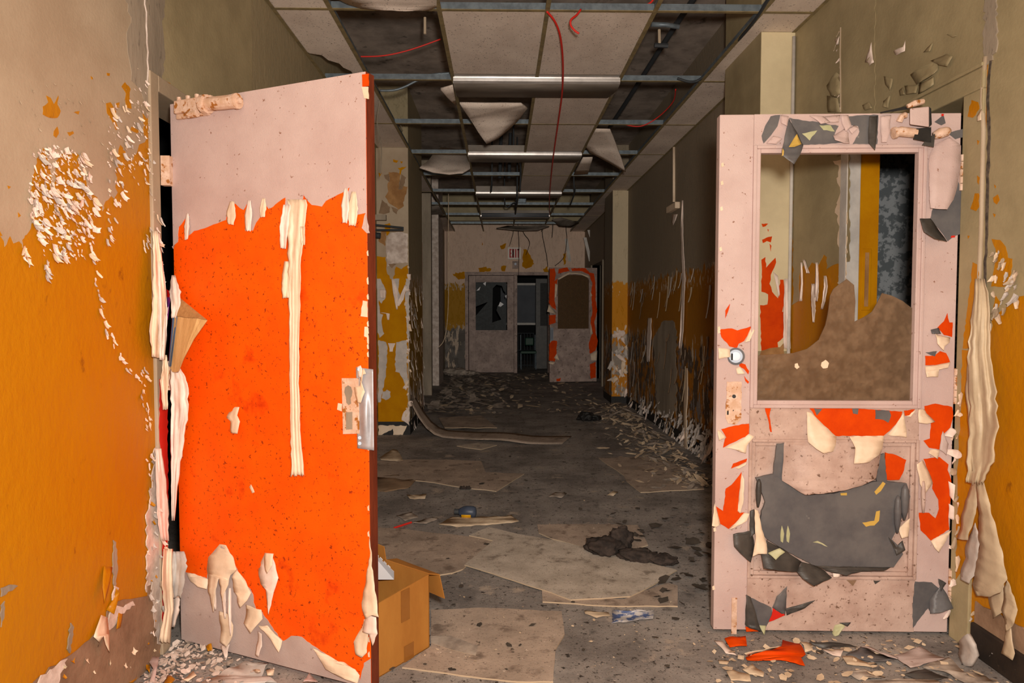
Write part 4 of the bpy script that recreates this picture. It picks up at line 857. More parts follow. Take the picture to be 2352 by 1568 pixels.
P2([(558,85),(800,88),(1062,105),(1040,160),(1010,190),(960,236),(700,236),(620,170),(590,130)], 'orange_film')
P2([(585,88),(630,90),(600,125)], 'charcoal_film', w0=.0016); P2([(790,88),(825,88),(820,120),(795,115)], 'charcoal_film', w0=.0016); P2([(915,95),(990,100),(1000,125),(985,165),(960,150),(915,145)], 'charcoal_film', w0=.0016)
F2([(545,105,.001),(570,110,.002),(640,180,.004),(705,240,.006),(703,285,.03),(690,320,.035),(640,332,.035),(600,308,.03),(555,270,.02),(548,180,.01)], 'cream_film', amp=.004)
F2([(775,238,.003),(965,236,.003),(955,300,.03),(935,340,.035),(885,378,.04),(800,386,.04),(808,300,.03)], 'cream_film', amp=.004, seed=3)
F2([(1068,112,.002),(1080,180,.01),(1087,245,.02),(985,232,.004),(1030,170,.002)], 'cream_film', seed=4)
P2([(320,82),(355,82),(345,130),(358,215),(350,215),(335,140)], 'orange_film'); P2([(1070,100),(1130,92),(1100,125),(1075,128)], 'orange_film')
F2([(1085,130,.002),(1135,95,.002),(1110,135,.01)], 'cream_film')
P2([(1180,75),(1240,62),(1330,80),(1335,130),(1320,190),(1280,230),(1262,310),(1205,300),(1175,262),(1210,250),(1215,170),(1190,140)], 'orange_film')
F2([(1150,95,.012),(1180,92,.002),(1210,130,.002),(1238,160,.012),(1195,172,.02),(1150,165,.02)], 'cream_film')
F2([(1325,190,.002),(1360,210,.012),(1330,245,.02),(1285,235,.004)], 'pale_film')
P2([(970,325),(1030,340),(1082,365),(1070,420),(1045,472),(972,472)], 'orange_film', w0=-.004, th=.006)
P2([(1175,360),(1262,350),(1310,390),(1305,420),(1325,480),(1318,600),(1310,680),(1315,740),(1215,800),(1160,745),(1150,650),(1205,650),(1240,680),(1258,630),(1255,580),(1222,520),(1225,490)], 'orange_film')
F2([(1140,390,.015),(1172,366,.002),(1205,430,.002),(1226,490,.004),(1190,545,.02),(1158,495,.02)], 'cream_film', seed=5)
F2([(1262,310,.002),(1215,310,.002),(1205,330,.012),(1255,362,.015)], 'cream_film')
F2([(1215,802,.002),(1270,770,.002),(1325,745,.004),(1300,800,.015),(1260,865,.02),(1235,840,.015)], 'cream_film', seed=6)
F2([(1310,480,.002),(1345,500,.015),(1340,590,.02),(1318,560,.004)], 'pale_film'); F2([(1310,600,.002),(1345,620,.012),(1340,690,.015),(1312,680,.004)], 'pale_film')
F2([(1280,210,.003),(1310,280,.01),(1300,340,.02),(1260,310,.01)], 'lilac_paint')
P2([(1815,780),(1830,850),(1855,850),(1850,960),(1790,945),(1740,890),(1790,840)], 'orange_film', c=c4)
F2([(1720,925,.002),(1740,945,.002),(1840,965,.004),(1835,1000,.015),(1795,1030,.02),(1790,1062,.02),(1740,1010,.015)], 'cream_film', c4, 7)
F2([(1690,905,.002),(1750,890,.002),(1765,935,.012),(1700,935,.012)], 'charcoal_film', c4)
P2([(1648,1100),(1720,1098),(1760,1065),(1805,1080),(1835,1145),(1780,1172),(1650,1172)], 'orange_film', c=c4)
P2([(1650,1075),(1735,1065),(1720,1105),(1690,1095)], 'charcoal_film', c=c4, w0=.0014)
F2([(1650,1178,.002),(1740,1168,.002),(1838,1148,.004),(1820,1190,.015),(1755,1205,.02),(1748,1258,.02),(1665,1262,.02)], 'cream_film', c4, 8)
# lower panel: charcoal backing, pink tongue, rolled edges
P2([(270,460),(360,440),(420,480),(540,555),(690,545),(910,480),(960,478),(1080,490),(1100,560),(1060,660),(1010,770),(1000,790),(1040,830),(1060,870),(1010,940),(800,945),(590,935),(430,850),(330,790),(290,740),(300,640),(320,590)], 'charcoal_film', w0=-.004, th=.012, nm='grey_layer')
P2([(385,278),(428,275),(425,360),(420,480),(362,450),(375,360)], 'charcoal_film', w0=-.004, th=.008, nm='grey_layer')
P2([(935,340),(962,330),(975,480),(925,490),(920,470)], 'charcoal_film', w0=-.004, th=.009, nm='grey_layer')
F2([(425,262,.002),(560,262,.004),(700,262,.005),(850,262,.004),(962,262,.002),(945,330,.012),(935,400,.02),(918,470,.03),(840,505,.035),(750,530,.04),(690,540,.04),(640,548,.04),(540,555,.035),(480,520,.03),(415,478,.02),(420,370,.012)], 'stained_pink', amp=.006, seed=9, nm='pink_layer')
for cx, y0, y1, r_, m in ((1078, 500, 690, 15, 'charcoal_film'), (1040, 560, 760, 13, 'charcoal_film'), (290, 470, 620, 11, 'dark_film'), (1175, 480, 650, 8, 'stained_pink')):
    x0_, yy0 = c7([(cx, y0)])[0]; x1_, yy1 = c7([(cx - (6 if cx < 1100 else 0), y1)])[0]
    MB().tube([PG.hit(x0_ + (x1_-x0_)*t, yy0 + (yy1-yy0)*t, .016) for t in (0, .12, .4, .75, 1)], [.004, .0017*r_*.5, .0017*r_*.62, .0017*r_*.5, .004], 12).build('rolled_edge', m, d2, smooth=True)
P2([(840,700),(905,690),(915,640),(935,635),(930,690),(905,715),(860,722)], 'mustard_film', w0=.008, th=.001); P2([(905,535),(940,495),(950,480),(965,490),(940,530),(915,550)], 'mustard_film', w0=.008, th=.001)
P2([(575,805),(600,798),(630,812),(655,830),(620,815)], 'sage_film', w0=.008, th=.001); P2([(720,540),(755,538),(755,552),(722,552)], 'mustard_film', w0=.012, th=.001)
for x in (408, 440): P2([(x-8,770),(x,715),(x+12,760),(x+6,808),(x-6,800)], 'sage_film', w0=.008, th=.001)
F2([(150,765,.02),(250,745,.01),(262,800,.012),(262,860,.02),(245,918,.03),(190,870,.03),(155,830,.03)], 'dark_film', seed=10)
F2([(240,640,.006),(262,630,.006),(270,760,.02),(240,790,.02)], 'dark_film', seed=11)
F2([(300,870,.02),(330,800,.008),(430,852,.008),(520,915,.012),(495,968,.04),(400,965,.05),(315,950,.05)], 'dark_film', seed=12)
F2([(490,965,.03),(520,915,.014),(590,935,.010),(640,960,.02),(682,1000,.04),(640,1022,.05),(585,1046,.055),(525,1005,.05)], 'dark_film', seed=13)
F2([(590,935,.010),(800,942,.010),(1000,945,.010),(960,962,.02),(850,965,.03),(760,990,.03),(690,975,.02)], 'dark_film', seed=14)
F2([(265,630,.012),(285,640,.014),(305,740,.02),(332,820,.03),(332,872,.035),(285,872,.03),(255,888,.03),(270,780,.02)], 'cream_film', seed=15)
F2([(340,870,.045),(400,840,.04),(430,862,.05),(380,905,.06)], 'sage_film', seed=16)
F2([(1040,735,.008),(1080,700,.006),(1105,680,.006),(1095,780,.02),(1060,790,.02)], 'cream_film', seed=17)
F2([(985,780,.008),(1030,830,.006),(1065,800,.01),(1078,850,.02),(1030,880,.02),(1020,850,.014)], 'dark_film', seed=18)
F2([(685,965,.012),(705,950,.01),(730,975,.02),(720,1000,.02),(690,998,.02)], 'pale_film', seed=19)
# bottom rail tears
P2([(220,1095),(355,1160),(360,1205),(430,1195),(340,1240),(318,1290),(215,1262)], 'charcoal_film', nm='grey_layer'); 
F2([(360,1160,.002),(385,1100,.004),(440,1045,.012),(436,1150,.012),(430,1205,.004)], 'charcoal_film', seed=20)
F2([(432,1168,.002),(520,1145,.006),(592,1118,.015),(540,1165,.012),(440,1205,.003)], 'dark_film', seed=21)
F2([(220,1092,.002),(245,1105,.004),(300,1290,.02),(240,1275,.02),(215,1255,.012)], 'dark_film', seed=22)
P2([(340,1235),(355,1200),(362,1160),(385,1178),(420,1180),(425,1200),(385,1218)], 'red_film', w0=.004, th=.002); P2([(215,1262),(270,1270),(285,1288),(220,1290)], 'orange_film', w0=.002)
F2([(288,1255,.004),(328,1260,.006),(318,1310,.02)], 'sage_film', seed=23)
F2([(685,1300,.002),(700,1258,.003),(735,1245,.004),(755,1262,.012),(720,1312,.02),(695,1318,.012)], 'sage_film', seed=24); F2([(720,1242,.002),(785,1240,.012),(765,1262,.012)], 'dark_film', seed=25)
P2([(1130,1020),(1220,1025),(1262,1060),(1300,1090),(1330,1165),(1215,1190),(1200,1165),(1118,1270),(1115,1150)], 'charcoal_film', nm='grey_layer')
F2([(1210,1120,.004),(1270,1040,.004),(1300,1085,.012),(1335,1165,.03),(1260,1190,.03),(1210,1192,.02)], 'charcoal_film', seed=26); F2([(1255,1005,.002),(1300,1030,.012),(1270,1075,.012)], 'dark_film', seed=27)
P2([(760,1012),(815,1012),(795,1045)], 'plaster'); P2([(905,1015),(945,1015),(915,1035)], 'dark_film')
# top rail tears
P2([(420,845),(405,790),(430,720),(470,650),(538,640),(520,720),(470,790)], 'charcoal_film', c=c3, nm='grey_layer')
P2([(605,660),(700,680),(800,690),(960,720),(930,780),(1000,840),(850,852),(700,855),(640,740)], 'charcoal_film', c=c3, nm='grey_layer')
P2([(1030,650),(1150,640),(1245,640),(1238,850),(1060,850),(1110,760),(1100,720),(1050,715)], 'charcoal_film', c=c3, nm='grey_layer')
P2([(695,775),(805,752),(750,825)], 'sage_film', c=c3, w0=.0016); P2([(820,715),(900,715),(930,760),(850,750)], 'sage_film', c=c3, w0=.0016)
F2([(605,662,.002),(650,745,.003),(705,858,.015),(680,930,.04),(640,995,.05),(600,965,.05),(548,928,.04),(562,860,.03),(580,760,.02)], 'charcoal_film', c3, 30)
F2([(660,775,.012),(692,850,.022),(640,870,.035),(598,872,.03)], 'mustard_film', c3, 31); F2([(556,880,.034),(568,900,.042),(565,930,.046),(550,935,.042)], 'mustard_film', c3, 32)
F2([(920,790,.004),(1000,740,.004),(1030,770,.012),(1042,842,.03),(1000,840,.03),(935,820,.02)], 'pink_paint', c3, 33)
F2([(975,640,.002),(1030,640,.002),(1052,720,.012),(1010,760,.012),(985,700,.006)], 'pink_paint', c3, 34); F2([(1030,740,.006),(1075,712,.004),(1108,730,.015),(1060,775,.015)], 'pink_paint', c3, 35)
F2([(1180,650,.003),(1245,645,.003),(1240,760,.02),(1222,895,.035),(1175,840,.02)], 'dark_film', c3, 36)
for i, pts in enumerate([[(750,645,.002),(850,650,.01),(900,690,.02),(830,705,.015)], [(860,650,.002),(970,640,.01),(960,690,.02),(880,690,.012)], [(440,845,.002),(490,790,.01),(555,810,.02),(510,850,.012)], [(540,640,.002),(600,650,.01),(590,720,.012),(545,700,.006)], [(1260,650,.002),(1340,640,.008),(1330,760,.02),(1310,835,.03),(1270,835,.02)]]):
    F2(pts, 'pink_paint', c3, 40 + i, nm='paint_bulge')
# right stile, upper: bulging film and grey lining
F2([(1640,860,.002),(1760,800,.008),(1840,860,.015),(1838,1000,.025),(1820,1130,.03),(1790,1250,.035),(1740,1320,.04),(1620,1310,.03),(1612,1120,.02),(1615,960,.01)], 'pink_paint', c3, 50, amp=.006)
P2([(1640,1310),(1760,1250),(1820,1120),(1868,1200),(1868,1480),(1800,1510),(1745,1550),(1680,1460),(1620,1390)], 'charcoal_film', c=c3, nm='grey_layer')
F2([(1548,1385,.03),(1620,1385,.012),(1680,1460,.012),(1742,1552,.03),(1650,1530,.05),(1580,1480,.05)], 'dark_film', c3, 51)
P2([(1770,1510),(1798,1508),(1795,1522),(1765,1525)], 'red_film', c=c3, w0=.002)
P2([(1740,770),(1860,740),(1870,800),(1800,815)], 'charcoal_film', c=c3, nm='grey_layer'); P2([(1650,690),(1715,640),(1730,700),(1700,715)], 'charcoal_film', c=c3, nm='grey_layer'); P2([(1700,632),(1718,634),(1712,650),(1698,648)], 'red_film', c=c3, w0=.0016)
# broken closer at the hinge corner
cR = crop(1900, 200, .1531)
def Rp(x, y, w_): q = cR([(x, y)])[0]; return PG.hit(q[0], q[1], w_)
cls = MB().hexa([Rp(1240,560,.01), Rp(1530,600,.01), Rp(1530,600,.06), Rp(1240,560,.06)], [Rp(1240,320,.01), Rp(1530,290,.01), Rp(1530,290,.06), Rp(1240,320,.06)]).build('closer_housing', 'pink_paint', d2, bevel=.004, fix=True)
MB().hexa([Rp(1520,600,.012), Rp(1570,560,.012), Rp(1570,560,.058), Rp(1520,600,.058)], [Rp(1520,290,.012), Rp(1560,320,.012), Rp(1560,320,.058), Rp(1520,290,.058)]).build('broken_face', 'black_rubber', cls, fix=True)
MB().tube([Rp(1030,680,.03), Rp(1100,665,.03), Rp(1330,690,.03)], [.017, .019, .018], 14).build('closer_cylinder', 'rust_paint', cls)
MB().tube([Rp(990,690,.03), Rp(1035,680,.03)], .022, 12).build('closer_cap', 'rust_paint', cls)
MB().hexa([Rp(1290,780,.012), Rp(1560,830,.012), Rp(1560,830,.045), Rp(1290,780,.045)], [Rp(1340,620,.012), Rp(1560,600,.012), Rp(1560,600,.045), Rp(1340,620,.045)]).build('broken_core', 'black_rubber', cls, fix=True)
MB().tube([Rp(1600,730,.02), Rp(1700,690,.025), Rp(1800,660,.03), Rp(1830,640,.03)], [.014, .020, .018, .012], 12).build('closer_arm', 'rust_paint', cls, smooth=True)
MB().hexa([Rp(1420,870,.02), Rp(1600,900,.02), Rp(1600,900,.04), Rp(1420,870,.04)], [Rp(1500,760,.02), Rp(1620,700,.02), Rp(1620,700,.04), Rp(1500,760,.04)]).build('torn_lining', 'dark_film', cls, fix=True)
MB().tube([Rp(1200,290,.03), Rp(1320,240,.035), Rp(1440,215,.03)], [.008, .012, .010], 8).build('closer_lever', 'rust_paint', cls)
MB().hexa([Rp(800,395,.0), Rp(1230,330,.0), Rp(1230,330,.02), Rp(800,395,.02)], [Rp(790,375,.0), Rp(1210,280,.0), Rp(1210,280,.02), Rp(790,375,.02)]).build('closer_rod', 'black_rubber', cls, fix=True)
MB().tube([Rp(1080,520,.012), Rp(1120,440,.02), Rp(1180,420,.02)], .012, 8).build('closer_bracket', 'rust_paint', cls)
# locks
cy = MB().tube([PG.hit(1690, 818, 0), PG.hit(1690, 818, .007), PG.hit(1690, 818, .012)], [.034, .034, .026], 28).build('lock_cylinder', 'chrome', d2)
MB().tube([PG.hit(1690, 818, .012), PG.hit(1690, 818, .015)], .017, 20).build('cylinder_plug', 'steel', cy); MB().pbox(PG, G(1688,0)[0], G(1692,0)[0], G(1690,826)[1], G(1690,811)[1], .0150, .0158).build('keyhole', 'black_rubber', cy)
es = layer('escutcheon', PG, [(1669,876),(1703,876),(1702,962),(1690,975),(1672,972),(1666,960)], 'rust_paint', d2, w0=.0005, th=.0025, amp=1, step=8)
MB().tube([PG.hit(1686, 910, .003), PG.hit(1686, 910, .006)], .013, 14).build('spindle_ring', 'rust_paint', es); MB().tube([PG.hit(1686, 910, .006), PG.hit(1686, 910, .0066)], .0075, 12).build('spindle_hole', 'black_rubber', es)
MB().tube([PG.hit(1684, 942, .003), PG.hit(1684, 942, .0036)], .003, 8).build('keyhole', 'black_rubber', es); MB().pbox(PG, G(1682,0)[0], G(1686,0)[0], G(1684,952)[1], G(1684,943)[1], .003, .0036).build('keyhole', 'black_rubber', es)
MB().pbox(PG, G(1680,1400)[0], G(1692,1400)[0], G(1686,1455)[1], G(1686,1372)[1], 0, .004).build('bolt_plate', 'rust_paint', d2)
for z in (1.83, 1.0, .2):
    h = MB().pbox(PG, GW-.004, GW+.012, z-.07, z+.07, -.03, -.002).build('hinge_leaf', 'rust_paint', d2)
    for k in range(5): MB().tube([PG.pt(GW+.006, z-.07+.028*k+.001, .003), PG.pt(GW+.006, z-.07+.028*k+.026, .003)], .008, 8).build('hinge_knuckle', 'rust_paint', h)
# chips along the meeting edge and crack lines
R = random.Random(4)
for i in range(9):
    y = R.uniform(300, 1440); x = 1658 - (y - 265) * .021
    layer('paint_chip', PG, [(x, y), (x+5, y-3), (x+7, y+6), (x+1, y+8)], 'cream_film', d2, w0=.0003, th=.002, amp=.6, step=6, seed=i)
# ------------------------------------------------------------------ ceiling things
def at(px, py, y):
    r = ray(px, py); return CAMP + r * (y / r.y)
def catmull(pts, n=6):
    P_ = [Vector(p) for p in pts]; out = []
    for i in range(len(P_) - 1):
        a, b, c, d = P_[max(i-1, 0)], P_[i], P_[i+1], P_[min(i+2, len(P_)-1)]
        for k in range(n):
            t = k / n; out.append(0.5 * ((2*b) + (c-a)*t + (2*a-5*b+4*c-d)*t*t + (3*b-a-3*c+d)*t**3))
    out.append(P_[-1]); return out
CL = ['dark cable looping down behind the second light fixture', 'dark cable crossing above the farthest light fixture', 'dark cable dropping straight behind the third light fixture', 'dark cable hanging on the pilaster side of the third fixture', 'dark cable hanging on the right wall side of the third fixture']
WL = ['black wire falling straight past the exit sign to the doors', 'wavy black wire hanging just beside the exit sign', 'black wire reaching down toward the orange patched far door', 'short black wire ending at the top of the exit sign', 'long curling black wire above the orange patched far door', 'stub of black wire under the dark torn ceiling sheet']
names4 = ['above the red cable loop, first under the bright tiles', 'second in the row along the corridor', 'third in the row along the corridor', 'with two bare tubes before the exit wall']
for i, y in enumerate((5.02, 7.34, 9.70, 11.98)):
    L_ = thing('ceiling_light', (.27, y, ZC), 'long dusty fluorescent ceiling fixture, ' + names4[i], 'ceiling light', 'fluorescent fixtures along the corridor')
    a, b_ = -.335, .875
    prof = [(0, .012), (-.004, .008), (0, .004), (-.005, .0), (-.002, -.008), (-.007, -.012), (-.004, -.030), (.01, -.042)]
    mb = MB()
    for x in (a, b_):
        mb.v += [Vector((x, y + p[0], ZC + p[1])) for p in prof] 
    n_ = len(prof)
    for k in range(n_ - 1): mb.f.append((k, k+n_, k+n_+1, k+1))
    mb.build('front_flange', 'fixture_steel', L_, solid=.0015)
    MB().add([(a, y+.01, ZC-.042), (b_, y+.01, ZC-.042), (b_, y+.14, ZC-.048), (a, y+.14, ZC-.048), (a+.01, y+.40, ZC-.02), (b_-.03, y+.40, ZC-.02)], [(0, 1, 2, 3), (3, 2, 5, 4)]).build('diffuser', 'fixture_bottom', L_, smooth=True, solid=.003)
    MB().box((a, y+.004, ZC-.012), (b_, y+.30, ZC+.075)).build('housing', 'fixture_bottom', L_)
    for x in (a, b_ - .004): MB().add([(x, y, ZC+.01), (x, y+.01, ZC-.042), (x, y+.14, ZC-.048), (x, y+.40, ZC-.02), (x, y+.38, ZC+.01)], [(0, 1, 2, 3, 4)]).build('end_cap', 'fixture_steel', L_, solid=.003)
    if i == 3:
        for k in (-1, 1): MB().tube([Vector((a+.02, y - .035, ZC - .012 + k*.018)), Vector((b_-.02, y - .035, ZC - .012 + k*.018))], .015, 10).build('tube_lamp', 'chrome', L_, smooth=True)
def sheetY(name, pts, m, label, cat, group=None, solid=.014, amp=.006, seed=1, parent=None):
    P3 = [at(*p) for p in pts]
    tris = tessellate_polygon([[Vector((p[0], -p[1], 0)) for p in pts]])
    bm = bmesh.new(); vv = [bm.verts.new(p) for p in P3]
    for t in tris:
        try: bm.faces.new([vv[k] for k in t])
        except ValueError: pass
    bmesh.ops.subdivide_edges(bm, edges=bm.edges[:], cuts=2, use_grid_fill=True)
    for v in bm.verts: v.co.z += noise.noise(v.co * 5 + Vector((seed, 0, 0))) * amp
    bmesh.ops.recalc_face_normals(bm, faces=bm.faces); bm.verts.index_update()
    mb = MB(); mb.v = [v.co.copy() for v in bm.verts]; mb.f = [tuple(v.index for v in f.verts) for f in bm.faces]; bm.free()
    o = mb.build(name, m, parent, smooth=True, solid=solid)
    if label: tag(o, label, cat, group); recenter(o)
    return o
sheetY('hanging_tile', [(1056,237,5.44),(1100,237,5.44),(1150,237,5.44),(1197,237,5.44),(1211,247,5.62),(1190,275,5.85),(1168,297,5.95),(1145,316,6.0),(1117,330,6.0),(1098,302,5.85),(1078,270,5.7)], 'acoustic_tile', 'ceiling tile folded down in a point under the nearest light fixture', 'ceiling tile', 'fallen ceiling tiles')
sheetY('hanging_tile', [(964,386,7.45),(985,368,7.6),(998,350,7.9),(1012,339,8.2),(1074,347,8.2),(1080,388,7.6),(1062,397,7.47),(1032,401,7.44),(995,396,7.44)], 'acoustic_tile', 'sagging ceiling tile with a rounded edge beside the left pilaster', 'ceiling tile', 'fallen ceiling tiles')
sheetY('hanging_tile', [(1347,337,6.9),(1358,315,6.6),(1369,296,6.3),(1401,297,6.3),(1408,312,6.45),(1418,340,6.7),(1428,366,6.9),(1437,394,7.1),(1395,371,7.05),(1355,349,6.95)], 'acoustic_tile', 'ceiling tile hanging by one edge with a sharp corner near the right wall', 'ceiling tile', 'fallen ceiling tiles')
sheetY('hanging_tile', [(752,-60,3.3),(1000,-60,3.3),(1003,-5,3.75),(1003,14,3.86),(985,22,3.89),(930,25,3.90),(870,22,3.90),(830,18,3.89),(800,8,3.86),(772,-8,3.8)], 'acoustic_tile', 'curved ceiling tile bulging down behind the first cross rail', 'ceiling tile', 'fallen ceiling tiles')
sheetY('hanging_tile', [(1012,203,5.12),(1040,196,5.06),(1048,242,5.6),(1030,225,5.4)], 'acoustic_tile', 'small ceiling tile corner poking out left of the nearest light fixture', 'ceiling tile', 'fallen ceiling tiles')
sheetY('hanging_tile', [(1339,362,7.47),(1361,362,7.47),(1350,399,8.5),(1318,400,8.5)], 'acoustic_tile', 'narrow half ceiling tile left in the grid by the second light fixture', 'ceiling tile', 'fallen ceiling tiles')
sheetY('hanging_tile', [(1140,524,13.2),(1165,519,13.3),(1250,516,13.3),(1262,520,13.3),(1235,528,13.1),(1200,529,13.0),(1165,526,13.1)], 'tile_back', 'dark limp ceiling sheet hanging in front of the exit wall', 'ceiling tile', 'fallen ceiling tiles')
sheetY('hanging_tile', [(1268,504,12.3),(1290,500,12.4),(1330,512,13.0),(1312,520,13.0),(1285,518,12.7)], 'tile_back', 'dark torn ceiling sheet to the right of the farthest light fixture', 'ceiling tile', 'fallen ceiling tiles')
sheetY('hanging_tile', [(976,478,11.4),(1010,470,11.4),(1026,498,12.3),(985,500,12.3)], 'tile_back', 'dark ceiling tile slumped above the far left pilaster', 'ceiling tile', 'fallen ceiling tiles')
def wire(name, pts, r, m, label, group=None, n=6, cat='wire', hang=False):
    q = [at(*p) for p in pts]
    if hang: q = [Vector((q[0].x, q[0].y, ZS + .005))] + q
    o = MB().tube(catmull(q, n), r, 6).build(name, m, smooth=True); tag(o, label, cat, group); return recenter(o)
wire('hanging_cable', [(1256,26,3.93),(1276,52,4.02),(1288,90,4.2),(1293,150,4.6),(1291,215,5.2),(1283,275,5.9),(1275,330,6.7),(1268,385,7.7),(1263,440,9.3),(1262,470,10.5),(1263,492,11.9)], .0065, 'red_wire', 'long red cable drooping from the first cross rail down the corridor', n=8)
wire('red_wire', [(1334,22,3.9),(1325,34,3.88),(1312,45,3.86),(1311,58,3.86),(1320,70,3.86),(1330,77,3.86)], .006, 'red_wire', 'short red wire hook dangling over a bright ceiling tile')
wire('red_wire', [(1363,24,4.05),(1410,24,4.05),(1445,27,4.05),(1465,18,4.05),(1492,8,4.05),(1505,-8,4.05)], .006, 'red_wire', 'red wire lying along the top of the first cross rail')
wire('red_wire', [(822,130,4.9),(880,128,4.9),(940,115,4.9),(1012,90,4.9)], .005, 'red_wire', 'thin dark red wire swagged in the open ceiling bay by the orange door')
wire('red_wire', [(1552,205,5.6),(1545,235,5.9),(1510,270,6.2),(1470,290,6.25),(1425,284,6.3)], .005, 'red_wire', 'dark red wire curving through the open bay over the right side')
wire('cable', [(1775,-20,3.6),(1735,45,3.9),(1690,98,4.4),(1640,150,4.9),(1608,182,5.05),(1585,188,5.06),(1556,180,5.06)], .010, 'pipe_dark', 'dark cable bundle following the right main rail', cat='cable')
wire('conduit', [(1600,-12,4.5),(1560,46,4.9),(1500,138,5.6),(1440,232,6.6),(1400,292,7.5)], .022, 'pipe_dark', 'dark pipe running lengthwise above the open right ceiling bays', cat='pipe')
wire('conduit', [(872,208,5.2),(905,207,5.2),(930,199,5.2),(952,188,5.2),(975,178,5.2),(995,171,5.2),(1036,168,5.2)], .009, 'galvanised', 'bent grey conduit above the cross rail beside the nearest fixture', cat='pipe')
wire('conduit', [(1428,184,5.3),(1500,180,5.3),(1560,186,5.3)], .006, 'galvanised', 'thin conduit on top of the cross rail right of the nearest fixture', cat='pipe')
hg = thing('pipe_hanger', at(1513, 85, 4.8), 'short steel pipe and threaded hanger in the open right bay', 'pipe hanger')
MB().tube([at(1496,56,4.6), at(1530,57,4.6), at(1560,62,4.6)], .016, 8).build('pipe', 'galvanised', hg, smooth=True); MB().tube([at(1514,68,4.8), at(1515,104,4.8)], .010, 6).build('rod', 'board_edge', hg); MB().tube([at(1503,104,4.8), at(1534,105,4.8)], .016, 6).build('clamp', 'pipe_dark', hg)
hg = thing('pipe_stub', at(976, 60, 4.6), 'short rod stub hanging from the slab over the orange door', 'pipe')
MB().tube([at(976,40,4.6), at(976,78,4.6)], .009, 8).build('rod', 'board_edge', hg)
hb = MB().box((-.02, 3.2, 3.10), (.03, 3.26, ZS)).build('strut', 'pipe_dark'); tag(hb, 'dark steel strut hanging from the slab above the first cross rail', 'strut'); recenter(hb)
wire('thin_wire', [(864,196,5.5),(872,230,5.6),(866,280,5.6),(876,340,5.6),(874,400,5.6)], .004, 'grey_plaster', 'thin pale wire dangling beside the top of the orange door')
wire('thin_wire', [(866,205,6.1),(890,262,6.4),(918,285,6.6),(925,300,6.7)], .004, 'grey_plaster', 'thin wire looping against the left pilaster top')
wire('thin_wire', [(1030,445,10.5),(1030,560,10.5),(1030,680,10.5),(1027,740,10.5),(1020,780,10.5),(1008,797,10.5)], .006, 'debris_cream', 'pale cord hanging to the floor along the far left wall')
for i, pts in enumerate([[(1190,520,14),(1192,560,14),(1191,632,14.3)], [(1200,525,14),(1214,550,14),(1216,562,14),(1208,585,14.3)], [(1245,528,14),(1250,560,14),(1256,590,14),(1258,612,14.3)], [(1180,522,14),(1176,545,14),(1170,565,14.3)], [(1300,520,14),(1302,550,14),(1295,590,14),(1275,610,14.2)], [(1270,515,13.6),(1268,545,13.6)]]):
    wire('dangling_wire', pts, .006, 'black_rubber', WL[i], 'black wires before the exit wall', 5, hang=True)
for i, pts in enumerate([[(1180,358,7.9),(1188,365,7.9),(1196,385,8.1),(1194,440,8.3)], [(1160,470,10.5),(1182,466,10.6),(1184,490,11.4)], [(1188,440,9.2),(1186,475,9.6)], [(1130,405,8.7),(1128,440,8.9)], [(1318,415,8.8),(1320,440,8.9),(1310,470,9.3)]]):
    wire('dangling_wire', pts, .010, 'pipe_dark', CL[i], 'cables between the far fixtures', 5, hang=True)
bx_ = MB().box((.25, 10.9, 3.02), (.42, 11.1, 3.10)).build('junction_box', 'galvanised', bevel=.01); tag(bx_, 'small grey junction box above the farthest light fixture', 'junction box'); recenter(bx_)
dk = MB().box((XL+.02, 13.6, 3.1), (XR-.02, 13.75, ZS)).build('beam', 'olive_paint'); tag(dk, 'olive painted beam above the ceiling grid by the exit wall', 'beam'); recenter(dk)
for x in (.0, .12):
    dk = MB().tube([Vector((x, 8.9, 3.02)), Vector((x+.02, 9.0, ZS))], .022, 8).build('hanger_pipe', 'pipe_dark'); tag(dk, 'one of two dark hanger pipes between slab and grid near the third fixture', 'pipe', 'hanger pipes near the third fixture'); recenter(dk)
# conduit and switch box on the right wall
cd = thing('wall_conduit', PR.hit(1550, 475), 'cream surface conduit dropping to a square box on the right wall', 'conduit')
MB().tube([PR.hit(1548,338,.012), PR.hit(1548,464,.012)], .014, 8).build('conduit', 'cream_film', cd, smooth=True)
a = PR.hit(1541, 490); b_ = PR.hit(1562, 463); MB().box((XR-.05, a.y, a.z), (XR, b_.y, b_.z)).build('box', 'cream_film', cd, bevel=.006)
flap('torn_paint', PR, [(1544,492,.004),(1556,492,.01),(1552,505,.02),(1546,518,.02),(1542,510,.02)], 'pale_film', cd)
# brackets on the left pilaster
br = thing('pipe_bracket', at(862, 520, 6.9), 'pair of bare metal rods sticking out before the left pilaster', 'bracket')
for y0, y1 in ((516, 523), (528, 528)): MB().tube([at(858,y0,6.9), at(926,y1,6.9)], .010, 8).build('rod', 'pipe_dark', br)
MB().tube([at(925,521,6.9), at(925,530,6.9)], .010, 8).build('rod_end', 'pipe_dark', br); MB().box(at(860,505,7.0), at(888,494,7.05)).build('bracket_arm', 'grey_plaster', br)
MB().tube([at(862,540,6.9), at(874,541,6.9)], .03, 10).build('knob', 'pipe_dark', br, smooth=True)

